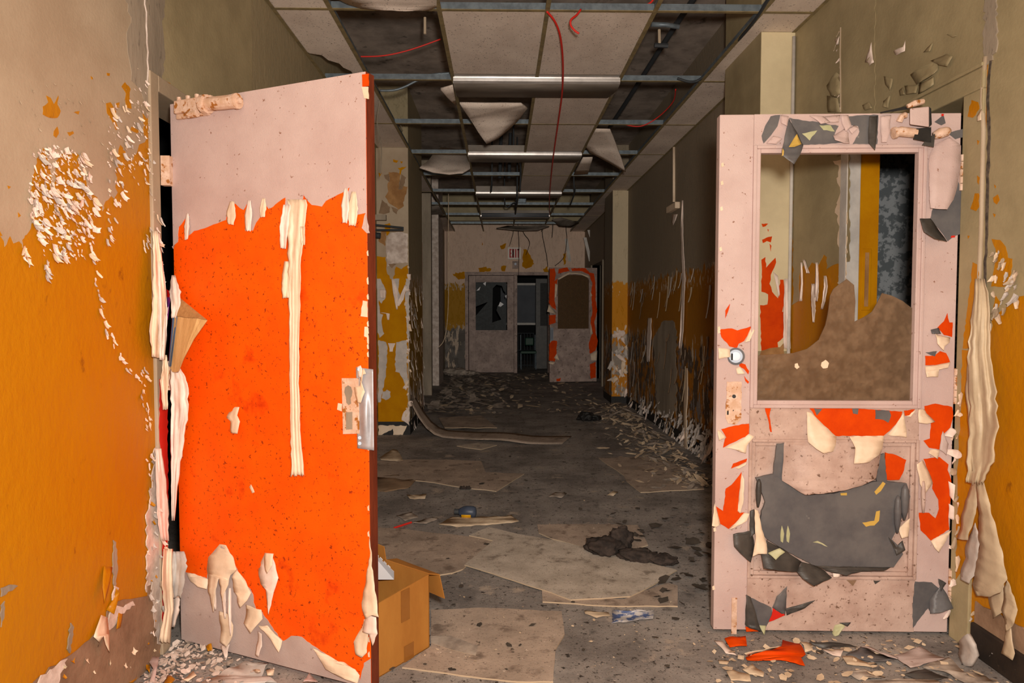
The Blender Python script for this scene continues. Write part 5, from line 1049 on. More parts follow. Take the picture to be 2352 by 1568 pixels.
# ------------------------------------------------------------------ far end
def far_box(P, x0, y0, x1, y1, w0, w1): 
    a = P.uv(P.hit(x0, y0)); b = P.uv(P.hit(x1, y1)); return MB().pbox(P, min(a[0], b[0]), max(a[0], b[0]), min(a[1], b[1]), max(a[1], b[1]), w0, w1)
d3 = thing('door_3', (-.18, YF, 0), 'closed greyish pink far door with a shattered window', 'door', kind='structure')
for q in ((1077,633,1093,855), (1165,633,1180,855)): far_box(PFW, *q, -.04, 0).build('stile', 'far_door_paint', d3)
far_box(PFW, 1093, 633, 1165, 648, -.04, 0).build('top_rail', 'far_door_paint', d3); far_box(PFW, 1093, 762, 1165, 855, -.04, -.004).build('lower_panel', 'far_door_paint', d3)
far_box(PFW, 1089, 758, 1168, 764, -.02, .02).build('sill_bead', 'far_door_paint', d3)
cF = crop(1000, 460, .2806)
layer('broken_pane', PFW, cF([(325,665),(580,665),(580,760),(560,740),(545,700),(500,690),(470,720),(465,1000),(540,975),(500,900),(510,860),(580,870),(580,1070),(325,1070),(325,950),(430,830),(330,870)]), 'dirty_glass', d3, w0=-.02, th=.004, amp=0)
far_box(PFW, 1126, 655, 1130, 752, -.1, -.08).build('blind_edge', 'casing_white', d3)
for q in ([(390,680),(415,665),(410,700)], [(335,740),(370,705),(360,735)], [(515,865),(530,830),(560,850),(535,870)], [(570,780),(583,775),(580,805)]):
    layer('glass_shard', PFW, cF(q), 'white_plastic', d3, w0=.0, th=.004, amp=0)
# open far leaf, swung out of the right wall
QA = Vector((.905, 12.36, 0)); QB = Vector((1.78, 12.5, 0)); PQ = Plane(QA, QB - QA, (0, 0, 1)); QW = (QB - QA).length
d4 = thing('door_4', QB, 'far open door with orange patches around an arched brown window', 'door', kind='structure')
q0 = PQ.uv(PQ.hit(1281, 756)); q1 = PQ.uv(PQ.hit(1353, 632)); zt4 = 2.10
MB().pbox(PQ, 0, q0[0], .02, zt4, -.045, 0).build('stile', 'far_door_paint', d4); MB().pbox(PQ, q1[0], QW, .02, zt4, -.045, 0).build('stile', 'far_door_paint', d4)
MB().pbox(PQ, q0[0], q1[0], .02, q0[1], -.045, -.002).build('lower_panel', 'far_door_paint', d4)
arch = [(q0[0], zt4), (q0[0], q1[1]-.09), (q0[0]+.03, q1[1]-.04), (q0[0]+.10, q1[1]-.005), ((q0[0]+q1[0])/2, q1[1]+.01), (q1[0]-.10, q1[1]-.005), (q1[0]-.03, q1[1]-.04), (q1[0], q1[1]-.09), (q1[0], zt4)]
MB().poly(PQ, arch, -.045, 0).build('arched_rail', 'far_door_paint', d4)
MB().pbox(PQ, q0[0], q1[0], q0[1], q1[1]+.01, -.03, -.024).build('window_pane', 'brown_glass', d4)
MB().pbox(PQ, q0[0], q1[0], q0[1]-.02, q0[1]+.01, -.02, .012).build('sill_bead', 'far_door_paint', d4); MB().pbox(PQ, q0[0]+.02, q1[0]-.02, .10, .34, -.002, .006).build('kick_rail', 'far_door_paint', d4); MB().pbox(PQ, q0[0], q1[0], q0[1]-.25, q0[1]-.235, -.002, .01).build('panel_moulding', 'far_door_paint', d4)
for i, pl in enumerate([[(935,560),(975,555),(985,600),(975,660),(1000,640),(985,720),(975,820),(990,900),(960,880),(930,840),(935,700)], [(1010,560),(1080,548),(1100,580),(1040,590),(1005,600)], [(1110,555),(1230,555),(1260,590),(1300,600),(1310,680),(1310,820),(1325,900),(1300,1000),(1310,1080),(1330,1150),(1310,1230),(1265,1255),(1255,1180),(1280,1100),(1270,1000),(1285,900),(1275,780),(1285,680),(1260,610),(1200,580),(1120,580)], [(930,940),(985,935),(985,1000),(930,1020)], [(930,1180),(960,1145),(995,1150),(990,1270),(975,1320),(930,1310)], [(1265,1340),(1310,1320),(1315,1450),(1270,1460)], [(990,1460),(1028,1452),(1020,1480),(992,1480)]]):
    layer('orange_patch', PQ, cF(pl), 'orange_film', d4, w0=0, th=.002, amp=.8, step=4, seed=i)
for i, pl in enumerate([[(930,850,.004),(985,915,.01),(985,930,.03),(915,910,.05)], [(1270,1260,.004),(1325,1230,.004),(1320,1310,.04),(1275,1310,.03)], [(970,1290,.01),(995,1250,.02),(1015,1310,.04)], [(1000,640,.004),(1090,585,.004),(1180,590,.006),(1270,620,.006),(1265,640,.03),(1190,605,.03),(1100,600,.03),(1010,650,.03)], [(930,1320,.004),(978,1325,.02),(965,1345,.03),(930,1335,.02)], [(1270,1000,.003),(1290,1090,.02),(1270,1105,.02)], [(980,680,.003),(1000,690,.02),(990,790,.03),(975,800,.01)], [(1268,740,.003),(1285,780,.02),(1270,790,.02)]]):
    flap('torn_flap', PQ, cF(pl), 'cream_film', d4, amp=.01, seed=i)
hd = far_box(PQ, 1263, 752, 1270, 782, 0, .03).build('push_plate', 'chrome', d4); MB().tube([PQ.hit(1267,757,.04), PQ.hit(1267,778,.04)], .012, 8).build('pull_handle', 'chrome', hd)
# beyond the far doorway
bw = thing('window_1', (.75, 17.9, 1), 'grey blind covered window in the dark room beyond', 'window', kind='structure')
far_box(PY(17.9), 1150, 655, 1300, 742, -.02, 0).build('blind', 'pane_grey', bw)
far_box(PY(17.9), 1150, 650, 1300, 655, -.02, .03).build('head_bar', 'casing_white', bw); far_box(PY(17.9), 1150, 741, 1300, 746, -.02, .05).build('sill', 'casing_white', bw)
ld = thing('door_5', (.75, 15.6, 0), 'dark inner door ajar beyond the far doorway', 'door', kind='structure')
far_box(PY(15.6), 1231, 640, 1262, 855, -.04, 0).build('door_leaf', 'dark_film', ld); far_box(PY(15.6), 1241, 650, 1262, 748, 0, .01).build('dark_pane', 'black_rubber', ld)
ch = thing('chair', (.52, 15.4, 0), 'green backed chair with thin metal legs in the far doorway', 'chair')
Pc = PY(15.4)
far_box(Pc, 1206, 775, 1226, 793, -.03, .02).build('backrest', 'green_seat', ch, bevel=.02); far_box(Pc, 1196, 806, 1232, 812, -.4, .02).build('seat', 'green_seat', ch, bevel=.01)
for x in (1197, 1231):
    for yy in (15.4, 15.8): MB().tube([at(x, 770 if yy > 15.6 else 808, 15.4) + Vector((0, yy-15.4, 0)), Vector((at(x, 808, 15.4).x, yy, 0))], .014, 8).build('leg', 'galvanised', ch)
rk = thing('wire_rack', (.45, 15.9, 0), 'low wire rack behind the green chair', 'rack')
for k in range(7): MB().tube([Vector((.36+.07*k, 15.95, 0)), Vector((.36+.07*k, 15.95, .8))], .010, 6).build('wire', 'pipe_dark', rk)
for z in (.05, .4, .8): MB().tube([Vector((.34, 15.95, z)), Vector((.80, 15.95, z))], .012, 6).build('bar', 'pipe_dark', rk)
# exit sign
ex = thing('exit_sign', PFW.hit(1182, 594), 'white EXIT sign with red letters above the far doors', 'sign')
far_box(PFW, 1166, 568, 1197, 596, 0, .05).build('sign_panel', 'sign_white', ex, bevel=.006)
e0 = PFW.uv(PFW.hit(1170, 592)); e1 = PFW.uv(PFW.hit(1194, 572)); cw = (e1[0]-e0[0]) / 4; hh_ = e1[1] - e0[1]; st = .028
def EX(k, boxes, name='letter'):
    mb = MB()
    for (a, b, c, d) in boxes: mb.pbox(PFW, e0[0] + cw*k + a, e0[0] + cw*k + b, e0[1] + c, e0[1] + d, .050, .054)
    mb.build(name, 'sign_red', ex)
lw = cw * .8
EX(0, [(0, st, 0, hh_), (st, lw, 0, st), (st, lw, hh_/2 - st/2, hh_/2 + st/2), (st, lw, hh_ - st, hh_)])
xm = MB()
for s_ in (0, 1):
    a0, a1 = (0, lw - st) if s_ == 0 else (lw - st, 0); o_ = e0[0] + cw
    xm.hexa([PFW.pt(o_ + a0, e0[1], .050), PFW.pt(o_ + a0 + st, e0[1], .050), PFW.pt(o_ + a1 + st, e0[1]+hh_, .050), PFW.pt(o_ + a1, e0[1]+hh_, .050)], [PFW.pt(o_ + a0, e0[1], .054), PFW.pt(o_ + a0 + st, e0[1], .054), PFW.pt(o_ + a1 + st, e0[1]+hh_, .054), PFW.pt(o_ + a1, e0[1]+hh_, .054)])
xm.build('letter', 'sign_red', ex, fix=True)
EX(2, [(lw/2 - st/2, lw/2 + st/2, 0, hh_)]); EX(3, [(lw/2 - st/2, lw/2 + st/2, 0, hh_), (0, lw, hh_ - st, hh_)])
el = thing('emergency_lamp', PFW.hit(1183, 615), 'small grey box lamp under the exit sign', 'lamp')
far_box(PFW, 1177, 600, 1190, 617, 0, .05).build('case', 'far_door_paint', el, bevel=.006); MB().tube([PFW.hit(1184, 606, .05), PFW.hit(1184, 606, .065)], .025, 12).build('lens', 'chrome', el)
bl = thing('alarm_bell', (-1.165, 13.0, 2.72), 'round black alarm bell high on the far left wall', 'bell')
MB().tube([Vector((-1.165, 13.0, 2.72)), Vector((-1.13, 13.0, 2.72)), Vector((-1.10, 13.0, 2.72))], [.11, .10, .05], 16).build('gong', 'black_rubber', bl, smooth=True); MB().box((-1.165, 12.97, 2.55), (-1.12, 13.03, 2.62)).build('striker', 'pipe_dark', bl)
for i, (x0, y0, x1, y1) in enumerate([(1343,545,1356,600), (1352,528,1366,572), (1300,548,1308,600)]):
    yb = 13.7 if i < 2 else 14.4
    o = MB().hexa([at(x0-3,y0,yb), at(x0+4,y0,yb), at(x0+4,y0,yb+.04), at(x0-3,y0,yb+.04)], [at(x1-3,y1,yb), at(x1+4,y1,yb), at(x1+4,y1,yb+.04), at(x1-3,y1,yb+.04)]).build('fallen_trim', 'casing_white', fix=True)
    tag(o, 'white trim board hanging loose near the far right corner' if i < 2 else 'white strip hanging down the exit wall beside the open door', 'board', 'loose trim boards' if i < 2 else None); recenter(o)

# ------------------------------------------------------------------ cardboard box behind the orange door
A_ = Vector((-.445, 2.345, 0)); B_ = Vector((-.272, 2.585, 0)); e_ = (B_ - A_).normalized(); n_ = Vector((-e_.y, e_.x, 0)); D_ = n_ * .42
C_ = B_ + D_; E_ = A_ + D_; HB_ = .275
cb = thing('cardboard_box', ((A_ + C_) / 2), 'open brown cardboard box with taped seams beside the orange door', 'box')
def wallq(nm, p, q, z1, z2, m='cardboard'):
    t = (q - p).normalized(); k = Vector((-t.y, t.x, 0)) * .004
    return MB().hexa([p, q, q + k, p + k], [p + ZV*z1, q + ZV*z2, q + k + ZV*z2, p + k + ZV*z1]).build(nm, m, cb, fix=True)
wallq('front_side', A_, B_, HB_-.01, HB_+.012); wallq('side', B_, C_, HB_+.012, HB_+.02); wallq('back_side', C_, E_, HB_, HB_+.02); wallq('side', E_, A_, HB_, HB_)
MB().hexa([A_, B_, C_, E_], [p + ZV*.004 for p in (A_, B_, C_, E_)]).build('bottom', 'cardboard', cb)
def quad(nm, pts, m): return MB().add(pts, [(0, 1, 2, 3)]).build(nm, m, cb, solid=.004)
out = Vector((e_.x, e_.y, 0))
Mq = B_ + D_ * .55
MB().add([B_ + ZV*(HB_+.012), Mq + ZV*(HB_+.018), Mq + out*.06 + ZV*(HB_+.005), B_ + out*.06 + ZV*(HB_-.01), Mq + out*.085 + ZV*(HB_-.09), B_ + out*.09 + ZV*(HB_-.115)], [(0, 1, 2, 3), (3, 2, 4, 5)]).build('flap', 'cardboard', cb, solid=.004)
quad('flap', [Mq + ZV*(HB_+.018), C_ + ZV*(HB_+.02), C_ - out*.02 + ZV*(HB_+.10), Mq - out*.01 + ZV*(HB_+.075)], 'cardboard')
fm = MB().add([C_ + ZV*(HB_+.02), (C_+E_)/2 + ZV*(HB_+.02), E_ + ZV*(HB_+.02), E_ - n_*.05 + ZV*(HB_+.14), (C_+E_)/2 - n_*.05 + ZV*(HB_+.15), C_ - n_*.04 + ZV*(HB_+.12)], [(0, 1, 4, 5), (1, 2, 3, 4)]).build('flap', 'cardboard', cb, solid=.004)
fo = -n_ * .0015
def tape(t0, t1, z0, z1): MB().hexa([A_ + e_*t0 + fo, A_ + e_*t1 + fo, A_ + e_*t1 + fo*2, A_ + e_*t0 + fo*2], [p + ZV*(z1-z0) for p in (A_ + e_*t0 + fo, A_ + e_*t1 + fo, A_ + e_*t1 + fo*2, A_ + e_*t0 + fo*2)]).build('tape', 'packing_tape', cb, fix=True).location.z += z0
tape(.14, .185, .155, .272); tape(.155, .205, 0.0, .06)
st_ = thing('plastic_tray', (-.5, 2.68, .29), 'white ribbed plastic tray sticking out of the cardboard box', 'tray')
mb = MB()
for k in range(6): mb.add([at(846 + 9*k, 1252 + 9*k, 2.66 + .01*(k % 2)), at(852 + 9*k, 1258 + 9*k, 2.66 + .01*((k+1) % 2)), at(838 + 9*k, 1330, 2.72), at(830 + 9*k, 1330, 2.72)], [(0, 1, 2, 3)])
mb.build('ribbed_side', 'white_plastic', st_, solid=.003)
MB().add([at(840,1254,2.60), at(905,1312,2.64), at(905,1330,2.67), at(840,1330,2.63)], [(0, 1, 2, 3)]).build('rim', 'white_plastic', st_, solid=.003)

# ------------------------------------------------------------------ boards on the floor
def board(pts, m, label, w0=0.0005, th=.006, amp=.8, seed=1, cat='board', name='floor_board', group='loose boards on the corridor floor'):
    pp = jag(pts, amp, 22, seed)
    o = MB().poly(PF, [PF.uv(PF.hit(*q)) for q in pp], w0, w0 + th).build(name, m)
    o.data.materials.append(MATS['board_edge'])
    for p in o.data.polygons:
        if abs(p.normal.z) < .5: p.material_index = 1
    tag(o, label, cat, group); return recenter(o)
cf = crop(840, 1180, .3487); cg = crop(840, 880, .3487)
board([(858,1212)] + cf([(250,105),(400,125),(640,150),(835,182),(640,370),(570,395),(460,412)]) + [(858,1324)], 'hardboard', 'brown floor board beside the cardboard box, under a paler board', seed=1)
board(cf([(1130,75),(1400,72),(1790,78),(1860,210),(1700,260),(1480,235),(1230,170),(1140,130)]), 'hardboard', 'brown floor board half under the crumpled dark rag', seed=2)
board(cf([(1160,500),(1350,560),(1700,570),(1980,460),(2055,480),(2055,615),(1600,612),(1165,585)]), 'hardboard', 'narrow brown board with a pale front edge under the largest pale board', seed=3)
board(cf([(680,155),(810,100),(1000,145),(1250,190),(1480,240),(1680,290),(2050,385),(1900,480),(1740,560),(1350,582),(1150,510),(900,430),(650,350),(840,190)]), 'pale_board', 'largest pale floor board lying crooked in front of the dark rag', w0=.0072, seed=4)
board(cf([(430,640),(760,625),(1290,650),(1310,800),(1250,900),(1235,1113),(1000,1113),(700,1080),(400,1040),(240,1020),(430,880)]), 'hardboard', 'broad brown board by the cardboard box with a pale front edge', seed=5)
board(cf([(425,815),(560,815),(740,880),(725,945),(540,900),(430,860)]), 'debris_grey', 'translucent white sheet scrap on the broad board by the box', w0=.0072, th=.001, seed=6, cat='plastic sheet', name='plastic_sheet', group=None)
board([(858,1060)] + cg([(330,505),(620,510),(760,515),(790,590),(1045,600),(860,715),(640,690),(390,650),(250,640)]) + [(858,1100)], 'hardboard', 'dusty board by the orange door edge, halfway down the floor', seed=7)
board(cg([(1535,495),(1700,490),(1900,485),(2050,540),(2180,600),(2230,700),(1810,722),(1720,650),(1700,610)]), 'hardboard', 'brown board lying against the right wall debris', seed=8)
board(cg([(600,415),(740,395),(865,410),(760,440)]), 'pale_board', 'small pale board scrap beside the curved sheet', seed=9)
board(cg([(480,240),(760,225),(865,308),(520,308)]), 'hardboard', 'grey board behind the curved sheet at the left pilaster', w0=.02, seed=10)
# curved sheet leaning on the left pilaster
mb = MB(); nr, nc = 5, 19
for i in range(nr):
    t = i / (nr - 1)
    for j in range(nc):
        s_ = j / (nc - 1)
        X = -.93 + s_ * (1.53 + .10 * t); zz = .34 * max(0, 1 - s_ * 4.2) ** 2.2 + .012 + .02 * math.exp(-((s_ - .62) / .15) ** 2)
        y_ = (7.10 - .53 * min(1, s_ * 1.3)) + t * .42
        mb.v.append(Vector((X + (.04 * t if s_ > .9 else 0), y_, zz)))
for i in range(nr - 1):
    for j in range(nc - 1): a = i*nc + j; mb.f.append((a, a+1, a+nc+1, a+nc))
o = mb.build('floor_sheet', 'hardboard', smooth=True, solid=.006); tag(o, 'long bent sheet curling up against the left pilaster', 'board', 'loose boards on the corridor floor'); recenter(o)

# ------------------------------------------------------------------ rags, bottle and litter
def lump(name, parts, m, seed, label, cat, k=0.4, fine=9.0):
    bm = bmesh.new()
    for c, r_, rot in parts:
        res = bmesh.ops.create_icosphere(bm, subdivisions=4, radius=1.0)
        M = Matrix.Translation(c) @ Matrix.Rotation(rot, 4, 'Z') @ Matrix.Diagonal((r_[0], r_[1], r_[2], 1))
        for v in res['verts']:
            d = v.co.normalized(); q = d * 1.6 + Vector((seed, c[0] * 3, 0))
            f_ = 1 + k * noise.noise(q * 1.1) + .30 * abs(noise.noise(q * 2.6)) - .18 + .10 * abs(noise.noise(q * fine * .6))
            v.co = M @ (d * f_); v.co.z = max(v.co.z, .008 + .004 * noise.noise(q * 3))
    mb = MB(); bm.verts.index_update(); mb.v = [v.co.copy() for v in bm.verts]; mb.f = [tuple(v.index for v in f.verts) for f in bm.faces]; bm.free()
    o = mb.build(name, m, smooth=True); tag(o, label, cat); return recenter(o)
g1 = PF.hit(1405, 1280); g2 = PF.hit(1500, 1298)
lump('crumpled_rag', [((g1.x-.02, g1.y+.06, .035), (.11, .10, .055), .2), ((g1.x+.07, g1.y+.10, .07), (.065, .06, .07), 0), ((g2.x-.06, g2.y+.05, .03), (.11, .06, .045), -.2), ((g2.x+.05, g2.y+.02, .022), (.08, .055, .032), -.3)], 'cloth_dark', 3, 'crumpled dark brown rag lying on the largest pale board', 'rag')
g1 = PF.hit(1352, 968); lump('cloth_clump', [((g1.x-.03, g1.y+.05, .05), (.10, .08, .06), 0), ((g1.x+.08, g1.y+.06, .03), (.08, .06, .04), .3)], 'black_rubber', 5, 'small black clump on the floor halfway along the right wall', 'rag')
g1 = PF.hit(1069, 1124); lump('small_clump', [((g1.x-.02, g1.y, .012), (.025, .02, .016), 0), ((g1.x+.02, g1.y, .012), (.022, .02, .016), 0)], 'cloth_dark', 6, 'tiny dark lump on the front edge of the dusty board', 'debris')
g1 = PF.hit(1022, 862); lump('rubble_heap', [((g1.x+.22, g1.y, .06), (.28, .2, .10), 0), ((g1.x+.45, g1.y+.1, .03), (.25, .2, .07), 0)], 'debris_grey', 7, 'low grey rubble heap at the far left corner', 'rubble')
bt = thing('plastic_bottle', PF.hit(1068, 1194), 'squashed blue grey plastic bottle with a yellow label', 'bottle')
b0 = PF.hit(1045, 1192); b1 = PF.hit(1094, 1193); ax = (b1 - b0); Lb = ax.length; ax.normalize(); ctr = b0 + Vector((0, .04, .036))
MB().tube([ctr + ax*t for t in (.02, .03, .05, .07, Lb-.02, Lb-.006, Lb)], [.016, .024, .034, .038, .037, .030, .012], 18).build('body', 'blue_plastic', bt, smooth=True)
MB().tube([ctr + ax*t for t in (-.006, .022)], .018, 14).build('cap', 'pipe_dark', bt)
mb = MB()
for i in range(6):
    an = -1.05 + i * .17
    for t in (.04, Lb-.035): mb.v.append(ctr + ax*t + Vector((0, -math.cos(an) * .0395, math.sin(an) * .0395)))
for i in range(5): mb.f.append((i*2, i*2+1, i*2+3, i*2+2))
mb.build('label', 'yellow_label', bt, smooth=True, solid=.001)
def floor_flap(name, pts, m, label, cat, group=None, c=None, seed=1, amp=.006, solid=.002):
    q = c(pts) if c else pts
    o = flap(name, PF, q, m, None, amp=amp, seed=seed, cuts=1, solid=solid, jg=.6); tag(o, label, cat, group); return recenter(o)
rs = MB().tube([PF.hit(905,1212,.006), PF.hit(945,1199,.008)], .006, 6).build('red_stick', 'red_wire'); tag(rs, 'short red plastic stick lying near the orange door edge', 'stick'); recenter(rs)
wp = floor_flap('candy_wrapper', [(1406,1404,.004),(1440,1400,.012),(1480,1402,.016),(1503,1404,.006),(1500,1420,.008),(1450,1426,.014),(1405,1430,.004)], 'wrapper_blue', 'crinkled blue and clear wrapper in front of the narrow board', 'wrapper', solid=.001, amp=.012)
floor_flap('wood_chip', cf([(1440,640),(1600,650),(1610,670),(1520,682),(1445,655)]) and [q + (.006,) for q in cf([(1440,640),(1600,650),(1610,670),(1520,682),(1445,655)])], 'board_edge', 'pale wood chip left of the blue wrapper', 'wood chip')
floor_flap('paper_scrap', [q + (.004 + .01*(i % 2),) for i, q in enumerate(cg([(90,490),(180,430),(210,440),(240,490),(250,515),(100,505)]))], 'debris_cream', 'curled paper scrap beside the lower left pilaster debris', 'paper')
floor_flap('tan_sheet', [q + (.004,) for q in cg([(70,620),(200,600),(330,640),(280,690),(130,715),(70,705)])], 'taupe_plaster', 'torn tan sheet by the orange door edge', 'paper')
cz = crop(1640, 1420, .3027); cy_ = crop(100, 1380, .3316)
LABS = ['small orange paint sheet beneath the latch side of the pink door', 'large curled orange paint sheet on the floor before the pink door', 'cream sliver lying along the large orange paint sheet', 'small oval cream chip beside the small orange paint sheet', 'cream paint chip with a blunt end before the large orange sheet', 'folded cream paint chip touching the blunt cream chip', 'long charcoal sliver tucked under the bottom edge of the pink door', 'charcoal paint plate overlapped by the lilac sliver', 'broad lilac paint plate with a pointed front before the pink door', 'narrow lilac sliver between the charcoal and lilac plates', 'cream chip in front of the overlapped charcoal plate', 'pointed grey paint leaf before the cream chip', 'charcoal leaf shaped plate in front of the broad lilac plate', 'whitish paint smear beside the small orange paint sheet', 'whitish paint scrap behind the overlapped charcoal plate', 'tan curled chip at the end of the large orange sheet', 'wide grey plaster sheet under the charcoal leaf shaped plate', 'ragged grey plaster sheet beside the dark baseboard']
GR = 'paint sheets fallen under the pink door'
for i, (pts, m, lab, w_) in enumerate([
    ([(80,145),(240,140),(250,210),(120,215)], 'orange_film', 'orange paint sheet on the floor beneath the pink door', .02),
    ([(240,285),(380,250),(510,220),(520,160),(650,190),(695,270),(660,290),(690,345),(500,320),(250,310)], 'orange_film', 'orange paint sheet on the floor beneath the pink door', .02),
    ([(230,260),(500,215),(510,225),(250,285)], 'debris_cream', 'cream paint sheet on the floor beneath the pink door', .022),
    ([(30,310),(120,310),(100,345),(40,340)], 'debris_cream', 'cream paint sheet on the floor beneath the pink door', .006),
    ([(95,400),(120,375),(270,430),(280,480),(130,465)], 'debris_cream', 'cream paint sheet on the floor beneath the pink door', .008),
    ([(215,380),(290,340),(380,410),(375,440),(270,420)], 'debris_cream', 'cream paint sheet on the floor beneath the pink door', .01),
    ([(720,180),(960,180),(1090,205),(800,220)], 'dark_film', 'charcoal paint sheet on the floor beneath the pink door', .02),
    ([(1000,270),(1120,220),(1390,310),(1200,340)], 'charcoal_film', 'charcoal paint sheet on the floor beneath the pink door', .014),
    ([(1370,290),(1560,220),(1760,300),(1490,375)], 'lilac_paint', 'lilac paint sheet on the floor beneath the pink door', .016),
    ([(1110,215),(1170,215),(1400,300),(1390,310)], 'lilac_paint', 'lilac paint sheet on the floor beneath the pink door', .02),
    ([(970,280),(1050,290),(1200,340),(1190,370),(1010,350)], 'debris_cream', 'cream paint sheet on the floor beneath the pink door', .008),
    ([(960,400),(1150,395),(1300,440),(1100,460)], 'debris_grey', 'grey paint sheet on the floor beneath the pink door', .008),
    ([(1430,420),(1600,385),(1780,460),(1550,470)], 'dark_film', 'charcoal paint sheet on the floor beneath the pink door', .01),
    ([(0,170),(60,170),(170,280),(90,260)], 'pale_film', 'whitish paint sheet on the floor beneath the pink door', .004),
    ([(820,230),(990,230),(960,285),(900,275)], 'pale_film', 'whitish paint sheet on the floor beneath the pink door', .006),
    ([(650,180),(740,190),(750,235),(690,255),(680,210)], 'debris_cream', 'cream paint sheet on the floor beneath the pink door', .008),
    ([(1120,480),(1500,455),(1700,475),(1740,520),(1150,520)], 'debris_grey', 'grey paint sheet on the floor beneath the pink door', .008),
    ([(1580,360),(1780,300),(1900,400),(2060,440),(2140,480),(1900,490),(1800,430)], 'debris_grey', 'grey paint sheet on the floor beneath the pink door', .01)]):
    lab = LABS[i]; R = random.Random(i); floor_flap('paint_sheet', [q + (w_ * R.uniform(.3, 1.3) + .002,) for q in cz(pts)], m, lab, 'paint sheet', GR, seed=i, amp=.008)
LABS2 = ['large ochre paint scrap at the foot of the ochre wall', 'small ochre sliver beside the large ochre scrap', 'whitish torn scrap above the large ochre scrap', 'tall pink scrap beside the thin ochre scrap', 'thin upright ochre scrap beside the tall pink scrap', 'small ochre chip at the foot of the orange door', 'triangular pink scrap in front of the orange door', 'square cream scrap in front of the orange door', 'curled ochre chip before the crumb heap', 'tiny cream scrap beside the square cream scrap', 'whitish sliver on the crumb heap by the left jamb', 'cream crumpled scrap at the edge of the translucent film']
GL = 'paint scraps at the foot of the left wall'
for i, (pts, m, nm) in enumerate([([(470,500),(500,460),(570,420),(575,490),(560,567),(480,567)], 'ochre_paint', 'ochre'), ([(580,540),(660,490),(640,540),(600,567)], 'ochre_paint', 'ochre'), ([(570,460),(600,400),(640,340),(680,400),(660,440),(610,490)], 'pale_film', 'whitish'), ([(730,560),(760,470),(720,400),(800,390),(785,470),(770,545)], 'pink_paint', 'pink'), ([(715,385),(738,390),(735,500),(710,470)], 'ochre_paint', 'ochre'), ([(1120,330),(1160,300),(1172,350),(1140,345)], 'ochre_paint', 'ochre'), ([(1800,567),(1840,505),(1900,567)], 'pink_paint', 'pink'), ([(1540,465),(1600,475),(1590,525),(1550,510)], 'cream_film', 'cream'), ([(830,565),(865,505),(910,545),(880,570)], 'ochre_paint', 'ochre'), ([(1450,480),(1500,470),(1505,495),(1470,500)], 'cream_film', 'cream'), ([(830,365),(900,345),(915,350),(850,380)], 'pale_film', 'whitish'), ([(960,550),(1040,490),(1060,520),(1000,567)], 'cream_film', 'cream')]):
    R = random.Random(i + 50); floor_flap('paint_scrap', [q + (.004 + .03 * R.random(),) for q in cy_(pts)], m, LABS2[i], 'paint scrap', GL, seed=i, amp=.01)
sh = floor_flap('plastic_film', [q + (w_,) for q, w_ in zip(cy_([(1060,580),(1180,520),(1300,470),(1420,415),(1560,440),(1500,520),(1620,560),(1400,600)]), (.004, .012, .02, .01, .004, .01, .004, .004))], 'grey_film', 'crinkled translucent film on the floor before the orange door', 'plastic film', amp=.02, solid=.001)
for i, (pts, lab) in enumerate([([(480,930),(560,880),(760,880),(960,870),(1010,910),(880,925),(600,945)], 'long ragged tan scrap under the blue bottle'), ([(200,870),(300,850),(350,880),(260,905)], 'small tan scrap near the red stick'), ([(270,735),(400,728),(390,760),(290,758)], 'flat grey tile chip behind the red stick'), ([(1200,745),(1250,715),(1325,725),(1290,755)], 'tan chip in the middle of the bare floor'), ([(1590,735),(1630,710),(1665,712),(1630,740)], 'pale chip beside the brown right hand board'), ([(300,920),(440,880),(480,890),(400,925)], 'torn tan scrap between red stick and bottle')]):
    floor_flap('floor_scrap', [q + (.003 + .008 * (k % 2),) for k, q in enumerate(cg(pts))], ['debris_cream', 'debris_grey'][i % 2], lab, 'scrap', 'torn scraps around the bottle', seed=i)
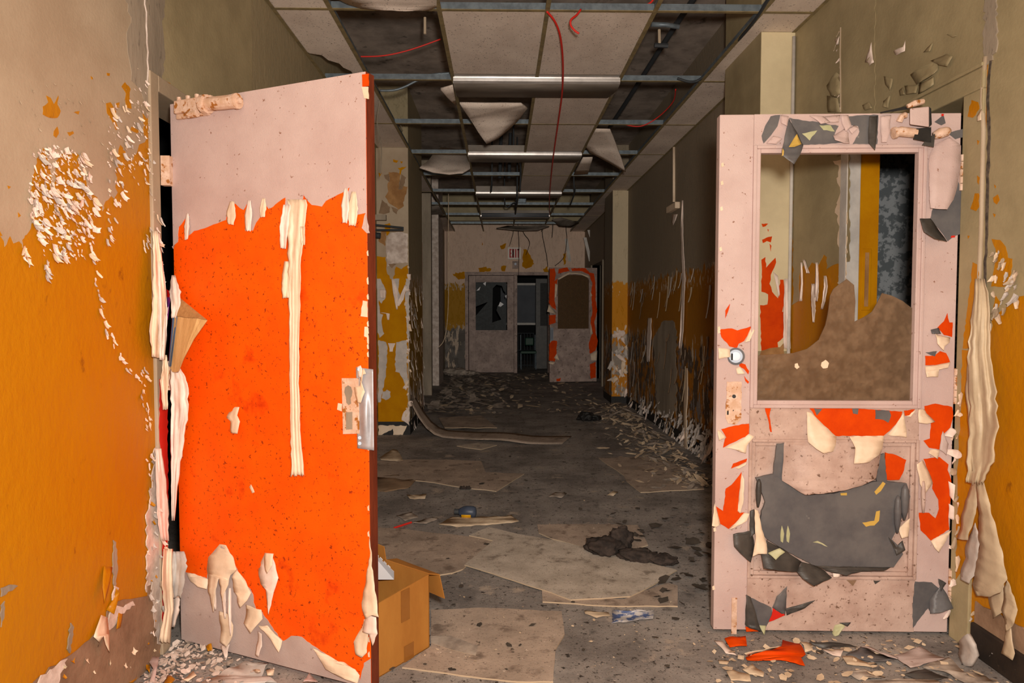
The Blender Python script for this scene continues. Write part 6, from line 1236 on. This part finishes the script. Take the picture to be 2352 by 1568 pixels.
# uncountable litter
def litter(name, m, n, seed, region, smin, smax, label, tilt=.35, elong=(1, 1.6), pile=None):
    R = random.Random(seed); mb = MB(); k = 0
    while k < n:
        x, y = region(R)
        s_ = R.uniform(smin, smax) * R.uniform(.4, 1); an = R.uniform(0, 6.28); el = R.uniform(*elong); kk = R.randint(4, 6)
        e1 = Vector((math.cos(an), math.sin(an), R.uniform(-tilt, tilt))) * s_ * el; e2 = Vector((-math.sin(an), math.cos(an), R.uniform(-tilt, tilt))) * s_
        c = Vector((x, y, .008 + (abs(e1.z) + abs(e2.z)))); vs_ = []
        for j in range(kk):
            a = 6.28 * j / kk; f_ = R.uniform(.6, 1.1); vs_.append(c + (e1 * math.cos(a) + e2 * math.sin(a)) * f_ * .5)
        low = min(v.z for v in vs_)
        for v in vs_: v.z += .007 - low if y > 3.4 else .0085 - low
        lift = pile(x) * R.random() if pile else 0
        for v in vs_: v.z += lift
        mb.add(vs_, [tuple(range(kk))]); k += 1
    o = mb.build(name, m); tag(o, label, 'debris', kind='stuff'); return o
def near_right(R): return XR - min(.9, abs(R.gauss(.02, .24))) - .16, 4.9 + 4.6 * R.random() ** 1.0
def near_left_far(R): return max(-.9, -1.0 + abs(R.gauss(0, .6))), R.uniform(8.6, 14.2)
def open_floor(R): return R.uniform(-.45, 1.7), 2.4 + 11.5 * R.random() ** 1.5
def foot_left(R):
    y = R.uniform(2.1, 2.62); return XL + .03 + abs(R.gauss(0, .16)), y
def foot_right(R):
    y = R.uniform(2.2, 2.7); return R.uniform(.75, XR - .03), y - .1
litter('paint_debris', 'debris_cream', 700, 1, near_right, .012, .07, 'cream paint debris drifted along the base of the right wall', .35, (1.5, 4), lambda x: max(0, .13 - (XR - x) * .5))
litter('paint_debris', 'debris_grey', 520, 2, near_right, .012, .07, 'grey paint debris drifted along the base of the right wall', .35, (1.5, 4), lambda x: max(0, .13 - (XR - x) * .5))
litter('plaster_debris', 'debris_grey', 900, 3, near_left_far, .02, .16, 'grey plaster litter covering the far floor', .3, (1, 3))
litter('plaster_debris', 'debris_cream', 420, 13, lambda R: (R.uniform(-.85, 1.45), R.uniform(8.5, 14.2)), .02, .12, 'pale plaster litter over the far floor', .25, (1, 3))
litter('paint_crumbs', 'debris_cream', 700, 4, open_floor, .004, .016, 'pale paint crumbs sprinkled over the corridor floor', .3)
litter('paint_crumbs', 'debris_dark', 220, 5, open_floor, .01, .05, 'dark scraps sprinkled over the corridor floor', .25)
litter('plaster_crumbs', 'pale_plaster', 700, 6, foot_left, .006, .032, 'whitish plaster crumbs heaped at the left door jamb', .6)
litter('plaster_crumbs', 'debris_grey', 300, 7, foot_left, .006, .03, 'grey plaster crumbs heaped at the left door jamb', .6)
litter('paint_crumbs', 'debris_cream', 260, 8, foot_right, .006, .045, 'cream paint crumbs in front of the pink door', .3)
litter('paint_crumbs', 'debris_dark', 160, 9, lambda R: (R.uniform(.7, 1.75), R.uniform(2.9, 4.4)), .02, .09, 'dark flakes on the floor behind the pink door', .3)
